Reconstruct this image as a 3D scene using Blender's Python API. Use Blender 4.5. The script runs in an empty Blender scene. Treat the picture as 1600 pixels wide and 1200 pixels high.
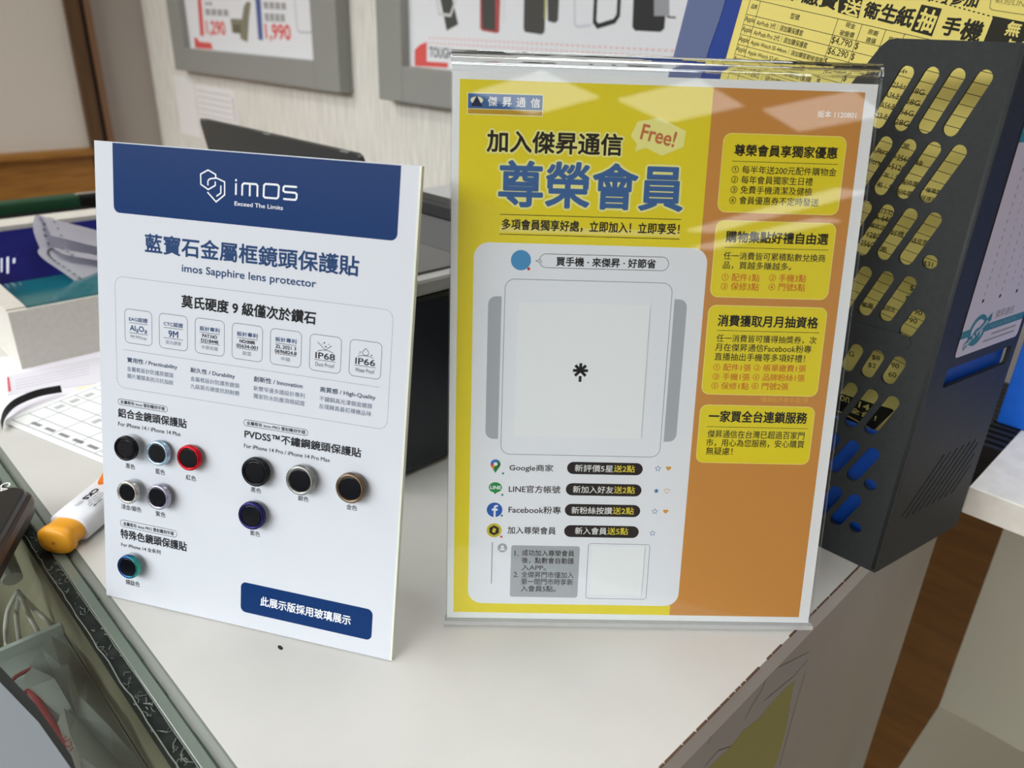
import bpy, bmesh, math, random
from mathutils import Vector, Matrix
from mathutils.geometry import tessellate_polygon

scene = bpy.context.scene
COL = scene.collection
random.seed(7)
LIGHT = 9.0                                          # extra unseen ceiling panels, added for general light
SIDE_GLOW = 9.0                                       # added glow high on the -x side, shaped to light the signs
FRONT_LIGHT = 3.0                                    # dimmer panels in the shop front

# ------------------------------------------------------------------ camera
F_PX = 1201.5734
CAM = Vector((0.0, 0.0, 0.3118))
RT = Vector((0.7135866, -0.6998232, 0.0322743))
UP = Vector((0.2737942, 0.3209913, 0.9066429))
FW = Vector((0.6448495, 0.6381317, -0.4206626))
cam_data = bpy.data.cameras.new('camera')
cam = bpy.data.objects.new('camera', cam_data); COL.objects.link(cam)
cam.matrix_world = Matrix(((RT.x, UP.x, -FW.x, CAM.x), (RT.y, UP.y, -FW.y, CAM.y), (RT.z, UP.z, -FW.z, CAM.z), (0, 0, 0, 1)))
cam_data.sensor_width = 36.0
cam_data.lens = F_PX / 1600 * 36.0
cam_data.clip_start = 0.01
cam_data.clip_end = 50
cam_data.dof.use_dof = True
cam_data.dof.focus_distance = 0.44
cam_data.dof.aperture_fstop = 9.0
scene.camera = cam

# ------------------------------------------------------------------ world, exposure
world = bpy.data.worlds.new('shop_surroundings'); scene.world = world
world.use_nodes = True
wn = world.node_tree; bg = wn.nodes['Background']           # dim shop all round, with an added bright patch high on the -x side
bg.inputs[1].default_value = 1.0
w_tc = wn.nodes.new('ShaderNodeTexCoord'); w_sx = wn.nodes.new('ShaderNodeSeparateXYZ'); w_mr = wn.nodes.new('ShaderNodeMapRange'); w_mx = wn.nodes.new('ShaderNodeMix')
w_mz = wn.nodes.new('ShaderNodeMapRange'); w_mu = wn.nodes.new('ShaderNodeMath'); w_mu.operation = 'MULTIPLY'
for n_, a_, b_ in ((w_mr, -0.62, -0.90), (w_mz, 0.20, 0.30)):
    n_.interpolation_type = 'SMOOTHSTEP'; n_.inputs['From Min'].default_value = a_; n_.inputs['From Max'].default_value = b_
w_mx.data_type = 'RGBA'; w_mx.inputs['A'].default_value = (0.165, 0.175, 0.185, 1); w_mx.inputs['B'].default_value = (SIDE_GLOW * 0.96, SIDE_GLOW, SIDE_GLOW * 1.03, 1)
wn.links.new(w_tc.outputs['Generated'], w_sx.inputs[0]); wn.links.new(w_sx.outputs['X'], w_mr.inputs['Value']); wn.links.new(w_sx.outputs['Z'], w_mz.inputs['Value'])
wn.links.new(w_mr.outputs[0], w_mu.inputs[0]); wn.links.new(w_mz.outputs[0], w_mu.inputs[1]); wn.links.new(w_mu.outputs[0], w_mx.inputs['Factor'])
wn.links.new(w_mx.outputs['Result'], bg.inputs[0])
scene.view_settings.view_transform = 'Standard'
scene.view_settings.look = 'None'
scene.view_settings.exposure = 0.0
scene.view_settings.gamma = 1.0
scene.view_settings.use_curve_mapping = False

# ------------------------------------------------------------------ materials
def lin(c):
    c = c / 255.0
    return c / 12.92 if c <= 0.04045 else ((c + 0.055) / 1.055) ** 2.4
def rgb(r, g, b, k=1.0):
    return (min(lin(r) * k, 0.95), min(lin(g) * k, 0.95), min(lin(b) * k, 0.95), 1)
MATS = {}
def mat(name, color, rough=0.5, metal=0.0, coat=0.0, spec=0.5, emit=None, estr=0.0):
    if name in MATS: return MATS[name]
    m = bpy.data.materials.new(name); m.use_nodes = True
    b = m.node_tree.nodes['Principled BSDF']
    b.inputs['Base Color'].default_value = color
    b.inputs['Roughness'].default_value = rough
    b.inputs['Metallic'].default_value = metal
    b.inputs['Coat Weight'].default_value = coat
    b.inputs['Coat Roughness'].default_value = 0.06
    b.inputs['Specular IOR Level'].default_value = spec
    if emit:
        b.inputs['Emission Color'].default_value = emit
        b.inputs['Emission Strength'].default_value = estr
    MATS[name] = m
    return m
PK = 1.22
def ink(r, g, b, rough=0.55, coat=0.0):
    return mat('ink_%d_%d_%d_%d' % (r, g, b, coat * 10), rgb(r, g, b, PK), rough, coat=coat, spec=0.2)
def clear_mat(name, tint=(1, 1, 1), gloss=1.0, ior=1.49, rough=0.02):
    """thin clear sheet: straight transmission plus a fresnel reflection"""
    if name in MATS: return MATS[name]
    m = bpy.data.materials.new(name); m.use_nodes = True
    nt = m.node_tree; nt.nodes.clear()
    out = nt.nodes.new('ShaderNodeOutputMaterial'); mix = nt.nodes.new('ShaderNodeMixShader')
    tr = nt.nodes.new('ShaderNodeBsdfTransparent'); gl = nt.nodes.new('ShaderNodeBsdfGlossy'); fr = nt.nodes.new('ShaderNodeFresnel')
    mul = nt.nodes.new('ShaderNodeMath'); mul.operation = 'MULTIPLY'; mul.inputs[1].default_value = gloss
    ge = nt.nodes.new('ShaderNodeNewGeometry'); mr = nt.nodes.new('ShaderNodeMapRange')   # the same reflectance on the way out as on the way in
    mr.inputs['To Min'].default_value = ior; mr.inputs['To Max'].default_value = 1 / ior
    nt.links.new(ge.outputs['Backfacing'], mr.inputs['Value']); nt.links.new(mr.outputs[0], fr.inputs['IOR'])
    tr.inputs[0].default_value = (*tint, 1); gl.inputs['Roughness'].default_value = rough; fr.inputs['IOR'].default_value = ior
    nt.links.new(fr.outputs[0], mul.inputs[0]); nt.links.new(mul.outputs[0], mix.inputs[0])
    nt.links.new(tr.outputs[0], mix.inputs[1]); nt.links.new(gl.outputs[0], mix.inputs[2]); nt.links.new(mix.outputs[0], out.inputs[0])
    MATS[name] = m
    return m
def glass_mat(name, color=(1, 1, 1), ior=1.49, rough=0.0):
    if name in MATS: return MATS[name]
    m = bpy.data.materials.new(name); m.use_nodes = True
    nt = m.node_tree; nt.nodes.clear()
    out = nt.nodes.new('ShaderNodeOutputMaterial'); g = nt.nodes.new('ShaderNodeBsdfGlass')
    g.inputs['Color'].default_value = (*color, 1); g.inputs['IOR'].default_value = ior; g.inputs['Roughness'].default_value = rough
    nt.links.new(g.outputs[0], out.inputs[0])
    MATS[name] = m
    return m
def film_mat(name, color, alpha, rough=0.3):
    """translucent plastic film"""
    m = mat(name, color, rough)
    m.node_tree.nodes['Principled BSDF'].inputs['Alpha'].default_value = alpha
    return m
def noise_mat(name, c1, c2, scale=(1, 1, 1), nscale=5.0, rough=0.6, detail=4.0, bump=0.0, contrast=(0.35, 0.65), spec=0.5, coat=0.0):
    if name in MATS: return MATS[name]
    m = mat(name, c1, rough, spec=spec, coat=coat)
    nt = m.node_tree; b = nt.nodes['Principled BSDF']
    tc = nt.nodes.new('ShaderNodeTexCoord'); mp = nt.nodes.new('ShaderNodeMapping'); ns = nt.nodes.new('ShaderNodeTexNoise'); cr = nt.nodes.new('ShaderNodeValToRGB')
    mp.inputs['Scale'].default_value = scale; ns.inputs['Scale'].default_value = nscale; ns.inputs['Detail'].default_value = detail
    cr.color_ramp.elements[0].position = contrast[0]; cr.color_ramp.elements[1].position = contrast[1]
    cr.color_ramp.elements[0].color = c1; cr.color_ramp.elements[1].color = c2
    nt.links.new(tc.outputs['Object'], mp.inputs[0]); nt.links.new(mp.outputs[0], ns.inputs['Vector'])
    nt.links.new(ns.outputs[0], cr.inputs[0]); nt.links.new(cr.outputs[0], b.inputs['Base Color'])
    if bump:
        bp = nt.nodes.new('ShaderNodeBump'); bp.inputs['Strength'].default_value = bump; bp.inputs['Distance'].default_value = 0.004
        nt.links.new(ns.outputs[0], bp.inputs['Height']); nt.links.new(bp.outputs[0], b.inputs['Normal'])
    return m

# ------------------------------------------------------------------ where things stand: sight line of a photo point met with a plane of the place
def ray(x, y):
    return RT * ((x - 800) / F_PX) - UP * ((y - 600) / F_PX) + FW
def onz(x, y, z=0.0):
    d = ray(x, y); return CAM + d * ((z - CAM.z) / d.z)
def onx(x, y, X):
    d = ray(x, y); return CAM + d * ((X - CAM.x) / d.x)
def ony(x, y, Y):
    d = ray(x, y); return CAM + d * ((Y - CAM.y) / d.y)

# ------------------------------------------------------------------ object helpers
def tag(o, label=None, cat=None, group=None, kind=None):
    if label: o['label'] = label
    if cat: o['category'] = cat
    if group: o['group'] = group
    if kind: o['kind'] = kind
    return o
def thing(name, label, cat, loc=(0, 0, 0), rotz=0.0, group=None):
    o = bpy.data.objects.new(name, None); COL.objects.link(o)
    o.empty_display_size = 0.05
    o.location = loc; o.rotation_euler = (0, 0, rotz)
    return tag(o, label, cat, group)
W = {}                                             # world matrix of every placed object
def place(o, parent=None, mw=None):
    mw = mw or Matrix.Identity(4)
    if parent:
        o.parent = parent
        pm = W.get(parent.name) or Matrix.Translation(parent.location) @ parent.rotation_euler.to_matrix().to_4x4()
        o.matrix_basis = pm.inverted() @ mw
    else: o.matrix_basis = mw
    W[o.name] = mw
    return o
def mesh_obj(name, bm, mats, parent=None, smooth=False, mw=None):
    me = bpy.data.meshes.new(name)
    if not isinstance(mats, (list, tuple)): mats = [mats]
    bm.to_mesh(me); bm.free()
    for m in mats: me.materials.append(m)
    if smooth:
        for p in me.polygons: p.use_smooth = True
    o = bpy.data.objects.new(name, me); COL.objects.link(o)
    return place(o, parent, mw)
def me_obj(name, me, m, parent=None, mw=None):
    me.name = name; me.materials.clear(); me.materials.append(m)
    o = bpy.data.objects.new(name, me); COL.objects.link(o)
    return place(o, parent, mw)
def add_box(bm, x0, x1, y0, y1, z0, z1, mi=0, bevel=0.0, seg=2):
    vs = [bm.verts.new((x, y, z)) for z in (z0, z1) for (x, y) in ((x0, y0), (x1, y0), (x1, y1), (x0, y1))]
    fs = []
    for idx in ((3, 2, 1, 0), (4, 5, 6, 7), (0, 1, 5, 4), (1, 2, 6, 5), (2, 3, 7, 6), (3, 0, 4, 7)):
        f = bm.faces.new([vs[i] for i in idx]); f.material_index = mi; fs.append(f)
    if bevel:
        es = list({e for f in fs for e in f.edges})
        r = bmesh.ops.bevel(bm, geom=es, offset=bevel, segments=seg, profile=0.5, affect='EDGES')
        for f in r['faces']: f.material_index = mi
def box_obj(name, x0, x1, y0, y1, z0, z1, m, parent=None, bevel=0.0):
    bm = bmesh.new(); add_box(bm, x0, x1, y0, y1, z0, z1, 0, bevel)
    return mesh_obj(name, bm, m, parent)
def add_prism(bm, pts, vec, mi=0):
    """polygon pts (3d, planar) swept along vec, closed"""
    vec = Vector(vec); pts = [Vector(p) for p in pts]
    a = [bm.verts.new(p) for p in pts]; b = [bm.verts.new(p + vec) for p in pts]
    n = len(pts); tris = tessellate_polygon([pts])
    for t in tris:
        for vv in ([a[i] for i in t], [b[i] for i in reversed(t)]):
            try: bm.faces.new(vv).material_index = mi
            except ValueError: pass
    for i in range(n):
        bm.faces.new((a[i], a[(i + 1) % n], b[(i + 1) % n], b[i])).material_index = mi
    bmesh.ops.recalc_face_normals(bm, faces=bm.faces)
def prism_obj(name, pts, vec, m, parent=None):
    bm = bmesh.new(); add_prism(bm, pts, vec); return mesh_obj(name, bm, m, parent)
def add_tube(bm, pts, r, seg=10, mi=0, cap=True):
    pts = [Vector(p) for p in pts]; rings = []
    up = Vector((0, 0, 1)); prev = None
    for i, p in enumerate(pts):
        t = (pts[min(i + 1, len(pts) - 1)] - pts[max(i - 1, 0)]).normalized()
        if prev is None:
            a = t.cross(up)
            if a.length < 1e-4: a = t.cross(Vector((1, 0, 0)))
            a.normalize()
        else:
            a = prev - t * prev.dot(t); a.normalize()
        prev = a; b = t.cross(a)
        rr = r[i] if isinstance(r, (list, tuple)) else r
        rings.append([bm.verts.new(p + (a * math.cos(k * 2 * math.pi / seg) + b * math.sin(k * 2 * math.pi / seg)) * rr) for k in range(seg)])
    for i in range(len(rings) - 1):
        for k in range(seg):
            bm.faces.new((rings[i][k], rings[i][(k + 1) % seg], rings[i + 1][(k + 1) % seg], rings[i + 1][k])).material_index = mi
    if cap:
        bm.faces.new(rings[0][::-1]).material_index = mi; bm.faces.new(rings[-1]).material_index = mi
def smooth_path(pts, n=8):
    pts = [Vector(p) for p in pts]; out = []
    for i in range(len(pts) - 1):
        p0, p1, p2, p3 = pts[max(i - 1, 0)], pts[i], pts[i + 1], pts[min(i + 2, len(pts) - 1)]
        for k in range(n):
            t = k / n
            out.append(0.5 * ((2 * p1) + (p2 - p0) * t + (2 * p0 - 5 * p1 + 4 * p2 - p3) * t * t + (3 * p1 - p0 - 3 * p2 + p3) * t ** 3))
    out.append(pts[-1]); return out
def add_lathe(bm, prof, seg=40, mi=0, closed=False):
    """prof: (radius, height) pairs about local z"""
    rings = []
    for (r, h) in prof:
        if r < 1e-7: rings.append([bm.verts.new((0, 0, h))])
        else: rings.append([bm.verts.new((r * math.cos(k * 2 * math.pi / seg), r * math.sin(k * 2 * math.pi / seg), h)) for k in range(seg)])
    pairs = list(zip(rings, rings[1:])) + ([(rings[-1], rings[0])] if closed else [])
    for A, B in pairs:
        for k in range(seg):
            k2 = (k + 1) % seg
            vs = [A[k % len(A)], A[k2 % len(A)], B[k2 % len(B)], B[k % len(B)]]
            u = []
            for v in vs:
                if v not in u: u.append(v)
            if len(u) >= 3:
                try: bm.faces.new(u).material_index = mi
                except ValueError: pass
def rr_pts(s0, t0, s1, t1, r, n=6, corners=(1, 1, 1, 1)):
    """rounded rectangle, counter-clockwise; corners bl, br, tr, tl"""
    out = []
    for (cx, cy, a0, on, kx, ky) in ((s0 + r, t0 + r, math.pi, corners[0], s0, t0), (s1 - r, t0 + r, 1.5 * math.pi, corners[1], s1, t0), (s1 - r, t1 - r, 0, corners[2], s1, t1), (s0 + r, t1 - r, 0.5 * math.pi, corners[3], s0, t1)):
        if on and r > 0:
            for k in range(n + 1):
                a = a0 + k / n * math.pi / 2; out.append((cx + r * math.cos(a), cy + r * math.sin(a)))
        else:
            out.append((kx, ky))
    return out
def plate_mesh(outlines, thick, name='plate'):
    """flat plate with holes: first outline outer, others holes; local xy, thickness along z from 0 to thick"""
    cu = bpy.data.curves.new(name, 'CURVE'); cu.dimensions = '2D'; cu.fill_mode = 'BOTH'; cu.extrude = thick / 2
    for pts in outlines:
        sp = cu.splines.new('POLY'); sp.points.add(len(pts) - 1); sp.use_cyclic_u = True
        for p, q in zip(sp.points, pts): p.co = (q[0], q[1], 0, 1)
    o = bpy.data.objects.new(name, cu); COL.objects.link(o)
    dg = bpy.context.evaluated_depsgraph_get(); dg.update()
    me = bpy.data.meshes.new_from_object(o.evaluated_get(dg))
    bpy.data.objects.remove(o); bpy.data.curves.remove(cu)
    for v in me.vertices: v.co.z += thick / 2
    return me
_text_cache = {}
def text_geo(s):
    if s in _text_cache: return _text_cache[s]
    cu = bpy.data.curves.new('t', 'FONT'); cu.body = s; cu.size = 1.0; cu.resolution_u = 3; cu.fill_mode = 'FRONT'
    o = bpy.data.objects.new('t', cu); COL.objects.link(o)
    dg = bpy.context.evaluated_depsgraph_get(); dg.update()
    me = bpy.data.meshes.new_from_object(o.evaluated_get(dg))
    V = [(v.co.x, v.co.y) for v in me.vertices]; Fc = [tuple(p.vertices) for p in me.polygons]
    bpy.data.objects.remove(o); bpy.data.curves.remove(cu); bpy.data.meshes.remove(me)
    if not V: V = [(0, 0), (1, 0), (1, 1)]; Fc = []
    xs = [v[0] for v in V]; ys = [v[1] for v in V]
    g = (V, Fc, min(xs), min(ys), max(xs), max(ys)); _text_cache[s] = g
    return g

class Surf:
    """a printed plane: origin o, axes ux, uy (unit), normal n = ux x uy towards the viewer"""
    def __init__(self, o, ux, uy):
        self.o = Vector(o); self.ux = Vector(ux).normalized(); self.uy = Vector(uy).normalized(); self.n = self.ux.cross(self.uy).normalized()
        self.V = []; self.F = []; self.M = []; self.mats = []
    def st(self, x, y):
        d = ray(x, y); p = CAM + d * ((self.o - CAM).dot(self.n) / d.dot(self.n)) - self.o
        return (p.dot(self.ux), p.dot(self.uy))
    def mi(self, m):
        if m not in self.mats: self.mats.append(m)
        return self.mats.index(m)
    def P(self, s, t, h=0.0): return self.o + self.ux * s + self.uy * t + self.n * h
    def geo(self, V2, F, m, h):
        b = len(self.V); i = self.mi(m)
        self.V += [(s, t, h) for s, t in V2]
        self.F += [tuple(b + k for k in f) for f in F]; self.M += [i] * len(F)
    def poly(self, pts, m, L=1):
        pts = [tuple(p) for p in pts]
        tr = tessellate_polygon([[Vector((p[0], p[1], 0)) for p in pts]])
        F = []
        for t in tr:
            a, b, c = (pts[i] for i in t)
            cr = (b[0] - a[0]) * (c[1] - a[1]) - (b[1] - a[1]) * (c[0] - a[0])
            F.append(tuple(t) if cr > 0 else tuple(reversed(t)))
        self.geo(pts, F, m, L * LAYER)
    def ppoly(self, px, m, L=1): self.poly([self.st(*p) for p in px], m, L)
    def rect4(self, tl, tr, br, bl):
        a, b, c, d = (self.st(*p) for p in (tl, tr, br, bl))
        return ((a[0] + d[0]) / 2, (c[1] + d[1]) / 2, (b[0] + c[0]) / 2, (a[1] + b[1]) / 2)
    def rrect(self, R, r, m, L=1, corners=(1, 1, 1, 1)): self.poly(rr_pts(*R, r, 6, corners), m, L)
    def rline(self, R, r, w, m, L=1):
        a = rr_pts(R[0] - w / 2, R[1] - w / 2, R[2] + w / 2, R[3] + w / 2, r + w / 2); b = rr_pts(R[0] + w / 2, R[1] + w / 2, R[2] - w / 2, R[3] - w / 2, max(r - w / 2, 1e-5))
        n = len(a); self.geo(a + b, [(i, (i + 1) % n, n + (i + 1) % n, n + i) for i in range(n)], m, L * LAYER)
    def circle(self, c, r, m, L=1, n=24, ry=None):
        ry = ry or r
        self.poly([(c[0] + r * math.cos(k * 2 * math.pi / n), c[1] + ry * math.sin(k * 2 * math.pi / n)) for k in range(n)], m, L)
    def stroke(self, pts, w, m, L=1, closed=False):
        """mitred polyline"""
        P = [Vector((p[0], p[1])) for p in pts]; n = len(P); A = []; B = []
        for i in range(n):
            p0 = P[i - 1] if (i > 0 or closed) else None; p2 = P[(i + 1) % n] if (i < n - 1 or closed) else None
            d1 = (P[i] - p0).normalized() if p0 is not None else None; d2 = (p2 - P[i]).normalized() if p2 is not None else None
            if d1 is None: d1 = d2
            if d2 is None: d2 = d1
            n1 = Vector((-d1.y, d1.x)); n2 = Vector((-d2.y, d2.x)); mm = (n1 + n2)
            mm = mm.normalized() if mm.length > 1e-6 else n1
            k = (w / 2) / max(mm.dot(n1), 0.35)
            A.append(P[i] + mm * k); B.append(P[i] - mm * k)
        V2 = [tuple(v) for v in A + B]; rng = range(n) if closed else range(n - 1)
        self.geo(V2, [(n + i, n + (i + 1) % n, (i + 1) % n, i) for i in rng], m, L * LAYER)
    def pstroke(self, px, w, m, L=1, closed=False): self.stroke([self.st(*p) for p in px], w, m, L, closed)
    def dashes(self, pts, dash, gap, w, m, L=1):
        P = [Vector(p) for p in pts]; V2 = []; F = []; acc = 0.0
        for a, b in zip(P, P[1:]):
            d = b - a; l = d.length
            if l < 1e-9: continue
            d /= l; nn = Vector((-d.y, d.x)) * (w / 2); x = 0.0
            while x < l:
                ph = acc % (dash + gap)
                if ph < dash - 1e-9:
                    e = min(dash - ph, l - x); p, q = a + d * x, a + d * (x + e); k = len(V2)
                    V2 += [tuple(p - nn), tuple(q - nn), tuple(q + nn), tuple(p + nn)]; F.append((k, k + 1, k + 2, k + 3))
                else: e = min(dash + gap - ph, l - x)
                e = max(e, 1e-6); x += e; acc += e
        self.geo(V2, F, m, L * LAYER)
    def text_st(self, s, s0, t0, w, h, m, bold=0.0, L=2, ang=0.0, n=8):
        """text filling the w x h box whose lower left corner is (s0, t0); bold = stroke growth as a share of h"""
        V, Fc, x0, y0, x1, y1 = text_geo(s)
        kx = w / max(x1 - x0, 1e-6); ky = h / max(y1 - y0, 1e-6); ca, sa = math.cos(ang), math.sin(ang)
        offs = [(0, 0)] + ([(bold * h * math.cos(k * 2 * math.pi / n), bold * h * math.sin(k * 2 * math.pi / n)) for k in range(n)] if bold else [])
        for c_, (dx, dy) in enumerate(offs):             # every copy a hair higher, so that none shades another
            V2 = []
            for x, y in V:
                a, b = (x - x0) * kx + dx, (y - y0) * ky + dy
                V2.append((s0 + a * ca - b * sa, t0 + a * sa + b * ca))
            self.geo(V2, Fc, m, L * LAYER + c_ * 0.0000018)
    def text(self, s, xl, yl, xr, yr, hpx, m, bold=0.0, L=2, n=8):
        """text between two photo points at the foot of its first and last character, hpx tall there"""
        a, b, c = self.st(xl, yl), self.st(xr, yr), self.st((xl + xr) / 2, (yl + yr) / 2 - hpx)
        t0 = (a[1] + b[1]) / 2
        self.text_st(s, a[0], t0, b[0] - a[0], c[1] - t0, m, bold, L, 0.0, n)
    def textr(self, s, xl, yl, xr, yr, hpx, m, bold=0.0, L=2, n=8):
        """the same, turned to run along the two points"""
        a, b, c = self.st(xl, yl), self.st(xr, yr), self.st((xl + xr) / 2, (yl + yr) / 2 - hpx)
        d = Vector(b) - Vector(a); ang = math.atan2(d.y, d.x); mid = (Vector(a) + Vector(b)) / 2
        nn = Vector((-math.sin(ang), math.cos(ang)))
        self.text_st(s, a[0], a[1], d.length, abs((Vector(c) - mid).dot(nn)), m, bold, L, ang, n)
    def mtx(self):
        u, v, n, o = self.ux, self.uy, self.n, self.o
        return Matrix(((u.x, v.x, n.x, o.x), (u.y, v.y, n.y, o.y), (u.z, v.z, n.z, o.z), (0, 0, 0, 1)))
    def build(self, name, parent=None):
        me = bpy.data.meshes.new(name); me.from_pydata(self.V, [], self.F)
        for m in self.mats: me.materials.append(m)
        me.polygons.foreach_set('material_index', self.M)
        me.update()
        o = bpy.data.objects.new(name, me); COL.objects.link(o)
        return place(o, parent, self.mtx())
    def slab(self, R, thick, m):
        """solid sheet from height -thick to 0"""
        s0, t0, s1, t1 = R; i = self.mi(m); b = len(self.V)
        self.V += [(s0, t0, 0), (s1, t0, 0), (s1, t1, 0), (s0, t1, 0), (s0, t0, -thick), (s1, t0, -thick), (s1, t1, -thick), (s0, t1, -thick)]
        for f in ((0, 1, 2, 3), (7, 6, 5, 4), (0, 4, 5, 1), (1, 5, 6, 2), (2, 6, 7, 3), (3, 7, 4, 0)):
            self.F.append(tuple(b + k for k in f)); self.M.append(i)
LAYER = 0.00003
def local_box(S, name, R, h0, h1, m, parent=None, bevel=0.0):
    bm = bmesh.new(); add_box(bm, R[0], R[2], R[1], R[3], h0, h1, 0, bevel)
    return mesh_obj(name, bm, m, parent, mw=S.mtx())

# ------------------------------------------------------------------ the room
def structure(name, bm, m):
    return tag(mesh_obj(name, bm, m), kind='structure')
white_paint = mat('white_paint', (0.80, 0.80, 0.79, 1), 0.7)
wood_floor = noise_mat('wood_floor', rgb(122, 78, 20), rgb(140, 92, 28), (9, 1.2, 1), 4, 0.45, 5)
wallpaper = noise_mat('woven_wallpaper', rgb(200, 197, 188), rgb(236, 232, 222), (1, 26, 1.6), 7, 0.85, 7, 0.35, (0.3, 0.72))
wood = noise_mat('oak_panel', rgb(134, 88, 26), rgb(160, 110, 42), (3, 3, 30), 3, 0.5, 4)
wood_dark = noise_mat('brown_trim', rgb(74, 48, 18), rgb(92, 62, 26), (20, 20, 2), 4, 0.5, 4)
grey_wall = mat('grey_plaster', rgb(164, 156, 148), 0.85)  # plain grey wall strip beside the wood trim
pale_board = mat('pale_wall_board', rgb(204, 197, 186), 0.7)
bm = bmesh.new(); add_box(bm, -9.0, 2.4, -9.5, 2.7, -0.95, -0.9); structure('floor', bm, wood_floor)
bm = bmesh.new(); add_box(bm, -2.4, 2.4, -2.2, 2.7, 1.75, 1.80); add_box(bm, -5.0, 1.08, -9.5, -2.2, 1.75, 1.80); structure('ceiling', bm, white_paint)  # stops short on the -x side to let the added glow in
bm = bmesh.new(); add_box(bm, 1.0, 1.08, 0.45, 2.7, -0.9, 1.75); structure('wall_back', bm, wallpaper)
bm = bmesh.new(); add_box(bm, 2.32, 2.4, -6.0, 2.7, -0.9, 1.75); structure('wall_right', bm, white_paint)
bm = bmesh.new(); add_box(bm, -1.2, 1.0, 2.6, 2.7, -0.9, 1.75); structure('wall_left', bm, grey_wall)
bm = bmesh.new(); add_box(bm, -1.2, 0.778, 2.585, 2.6, -0.055, 1.75); structure('trim_1', bm, pale_board)
bm = bmesh.new()
add_box(bm, 0.778, 0.814, 2.565, 2.6, -0.9, 1.75, 0); add_box(bm, 0.814, 0.828, 2.58, 2.6, -0.9, 1.75, 1); add_box(bm, 0.828, 0.846, 2.57, 2.6, -0.9, 1.75, 2)
structure('trim_2', bm, [wood_dark, mat('trim_groove', rgb(40, 24, 8), 0.6), mat('trim_outer', rgb(120, 86, 58), 0.5)])
bm = bmesh.new(); add_box(bm, -1.2, 0.777, 2.57, 2.6, -0.9, -0.075); add_box(bm, -1.2, 0.777, 2.545, 2.6, -0.075, -0.055, 0, 0.004)
structure('baseboard_left', bm, wood)

# ------------------------------------------------------------------ ceiling lights
glow = mat('light_panel_glow', (1, 1, 1, 1), 0.5, emit=(0.97, 1.0, 0.995, 1), estr=LIGHT)
glow2 = mat('front_panel_glow', (1, 1, 1, 1), 0.5, emit=(0.97, 1.0, 0.995, 1), estr=FRONT_LIGHT)
white_metal = mat('white_metal', (0.8, 0.8, 0.8, 1), 0.4)
spots = [(-2.5, -2.95, 0.58, 0.58, 'the shop front, nearest the counter'), (-1.9, -3.6, 0.58, 0.62, 'the shop front, second in the staggered row'), (-1.3, -4.3, 0.58, 0.62, 'the shop front, third in the staggered row'), (-0.7, -5.0, 0.58, 0.62, 'the shop front, last in the staggered row'),
         (-0.75, 1.9, 0.6, 1.2, 'the left end of the counter, added to brighten the back wall'), (0.75, 0.42, 0.5, 0.9, 'the side desk, added to brighten its top'), (-1.9, 0.3, 0.6, 1.2, 'the left side, added to light the upright signs')]  # unseen panels added to brighten the back wall, desk and signs
for (x, y, sx, sy, where) in spots:
    t = thing('ceiling_light', 'square white ceiling light panel over ' + where, 'light', (x, y, 1.75), group='ceiling light panels')
    bm = bmesh.new()
    for a in ((-sx / 2, -sx / 2 + 0.015, -sy / 2, sy / 2), (sx / 2 - 0.015, sx / 2, -sy / 2, sy / 2), (-sx / 2 + 0.015, sx / 2 - 0.015, -sy / 2, -sy / 2 + 0.015), (-sx / 2 + 0.015, sx / 2 - 0.015, sy / 2 - 0.015, sy / 2)):
        add_box(bm, x + a[0], x + a[1], y + a[2], y + a[3], 1.735, 1.75)
    mesh_obj('frame', bm, white_metal, t)
    box_obj('diffuser', x - sx / 2 + 0.015, x + sx / 2 - 0.015, y - sy / 2 + 0.015, y + sy / 2 - 0.015, 1.74, 1.75, glow2 if y < -2 else glow, t)

for (x, y, a, where) in ((-2.95, -7.15, 29.0, 'nearer'), (-3.6, -8.4, 29.0, 'farther')):
    t = thing('strip_light', 'long slanted white strip light at the far shop front, the %s of two' % where, 'light', (x, y, 1.75), math.radians(a), 'slanted strip lights')
    mw = Matrix.Translation((x, y, 0)) @ Matrix.Rotation(math.radians(a), 4, 'Z'); W[t.name] = Matrix.Translation((x, y, 1.75)) @ Matrix.Rotation(math.radians(a), 4, 'Z')
    bm = bmesh.new(); add_box(bm, -1.25, 1.25, -.20, .20, 1.735, 1.75); mesh_obj('housing', bm, white_metal, t, mw=mw)
    bm = bmesh.new(); add_box(bm, -1.23, 1.23, -.18, .18, 1.73, 1.735); mesh_obj('diffuser', bm, glow2, t, mw=mw)

# ------------------------------------------------------------------ white counter
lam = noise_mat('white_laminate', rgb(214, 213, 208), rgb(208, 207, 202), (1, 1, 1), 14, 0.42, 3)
lam_shaded = noise_mat('white_laminate_shaded', rgb(176, 172, 162), rgb(168, 164, 154), (1, 1, 1), 9, 0.5, 3)  # same laminate made darker, the side's shade put into the colour
chip = mat('chipped_brown_edge', rgb(92, 66, 46), 0.8)
counter = thing('shop_counter', 'long white laminate counter carrying both upright signs, with a chipped brown edge', 'counter', (0.37, 0.8, -0.9))
bm = bmesh.new(); add_box(bm, 0.0895, 0.652, 0.1235, 1.62, -0.018, 0.0, 0)
x = 0.1
while x < 0.62:                                     # brown chips along the near edge
    l = random.uniform(0.003, 0.016); d = random.uniform(0.0002, 0.0008)
    if random.random() < 0.93: add_box(bm, x, x + l, 0.1231, 0.1242, -d, 0.00008, 1)
    x += l + random.uniform(0.0001, 0.0012)
S = Surf((0, 0, 0), (1, 0, 0), (0, 1, 0))
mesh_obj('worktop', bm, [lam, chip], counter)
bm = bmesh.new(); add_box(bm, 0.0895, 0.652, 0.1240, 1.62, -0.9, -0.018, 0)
mesh_obj('body', bm, [lam_shaded], counter)
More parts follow.
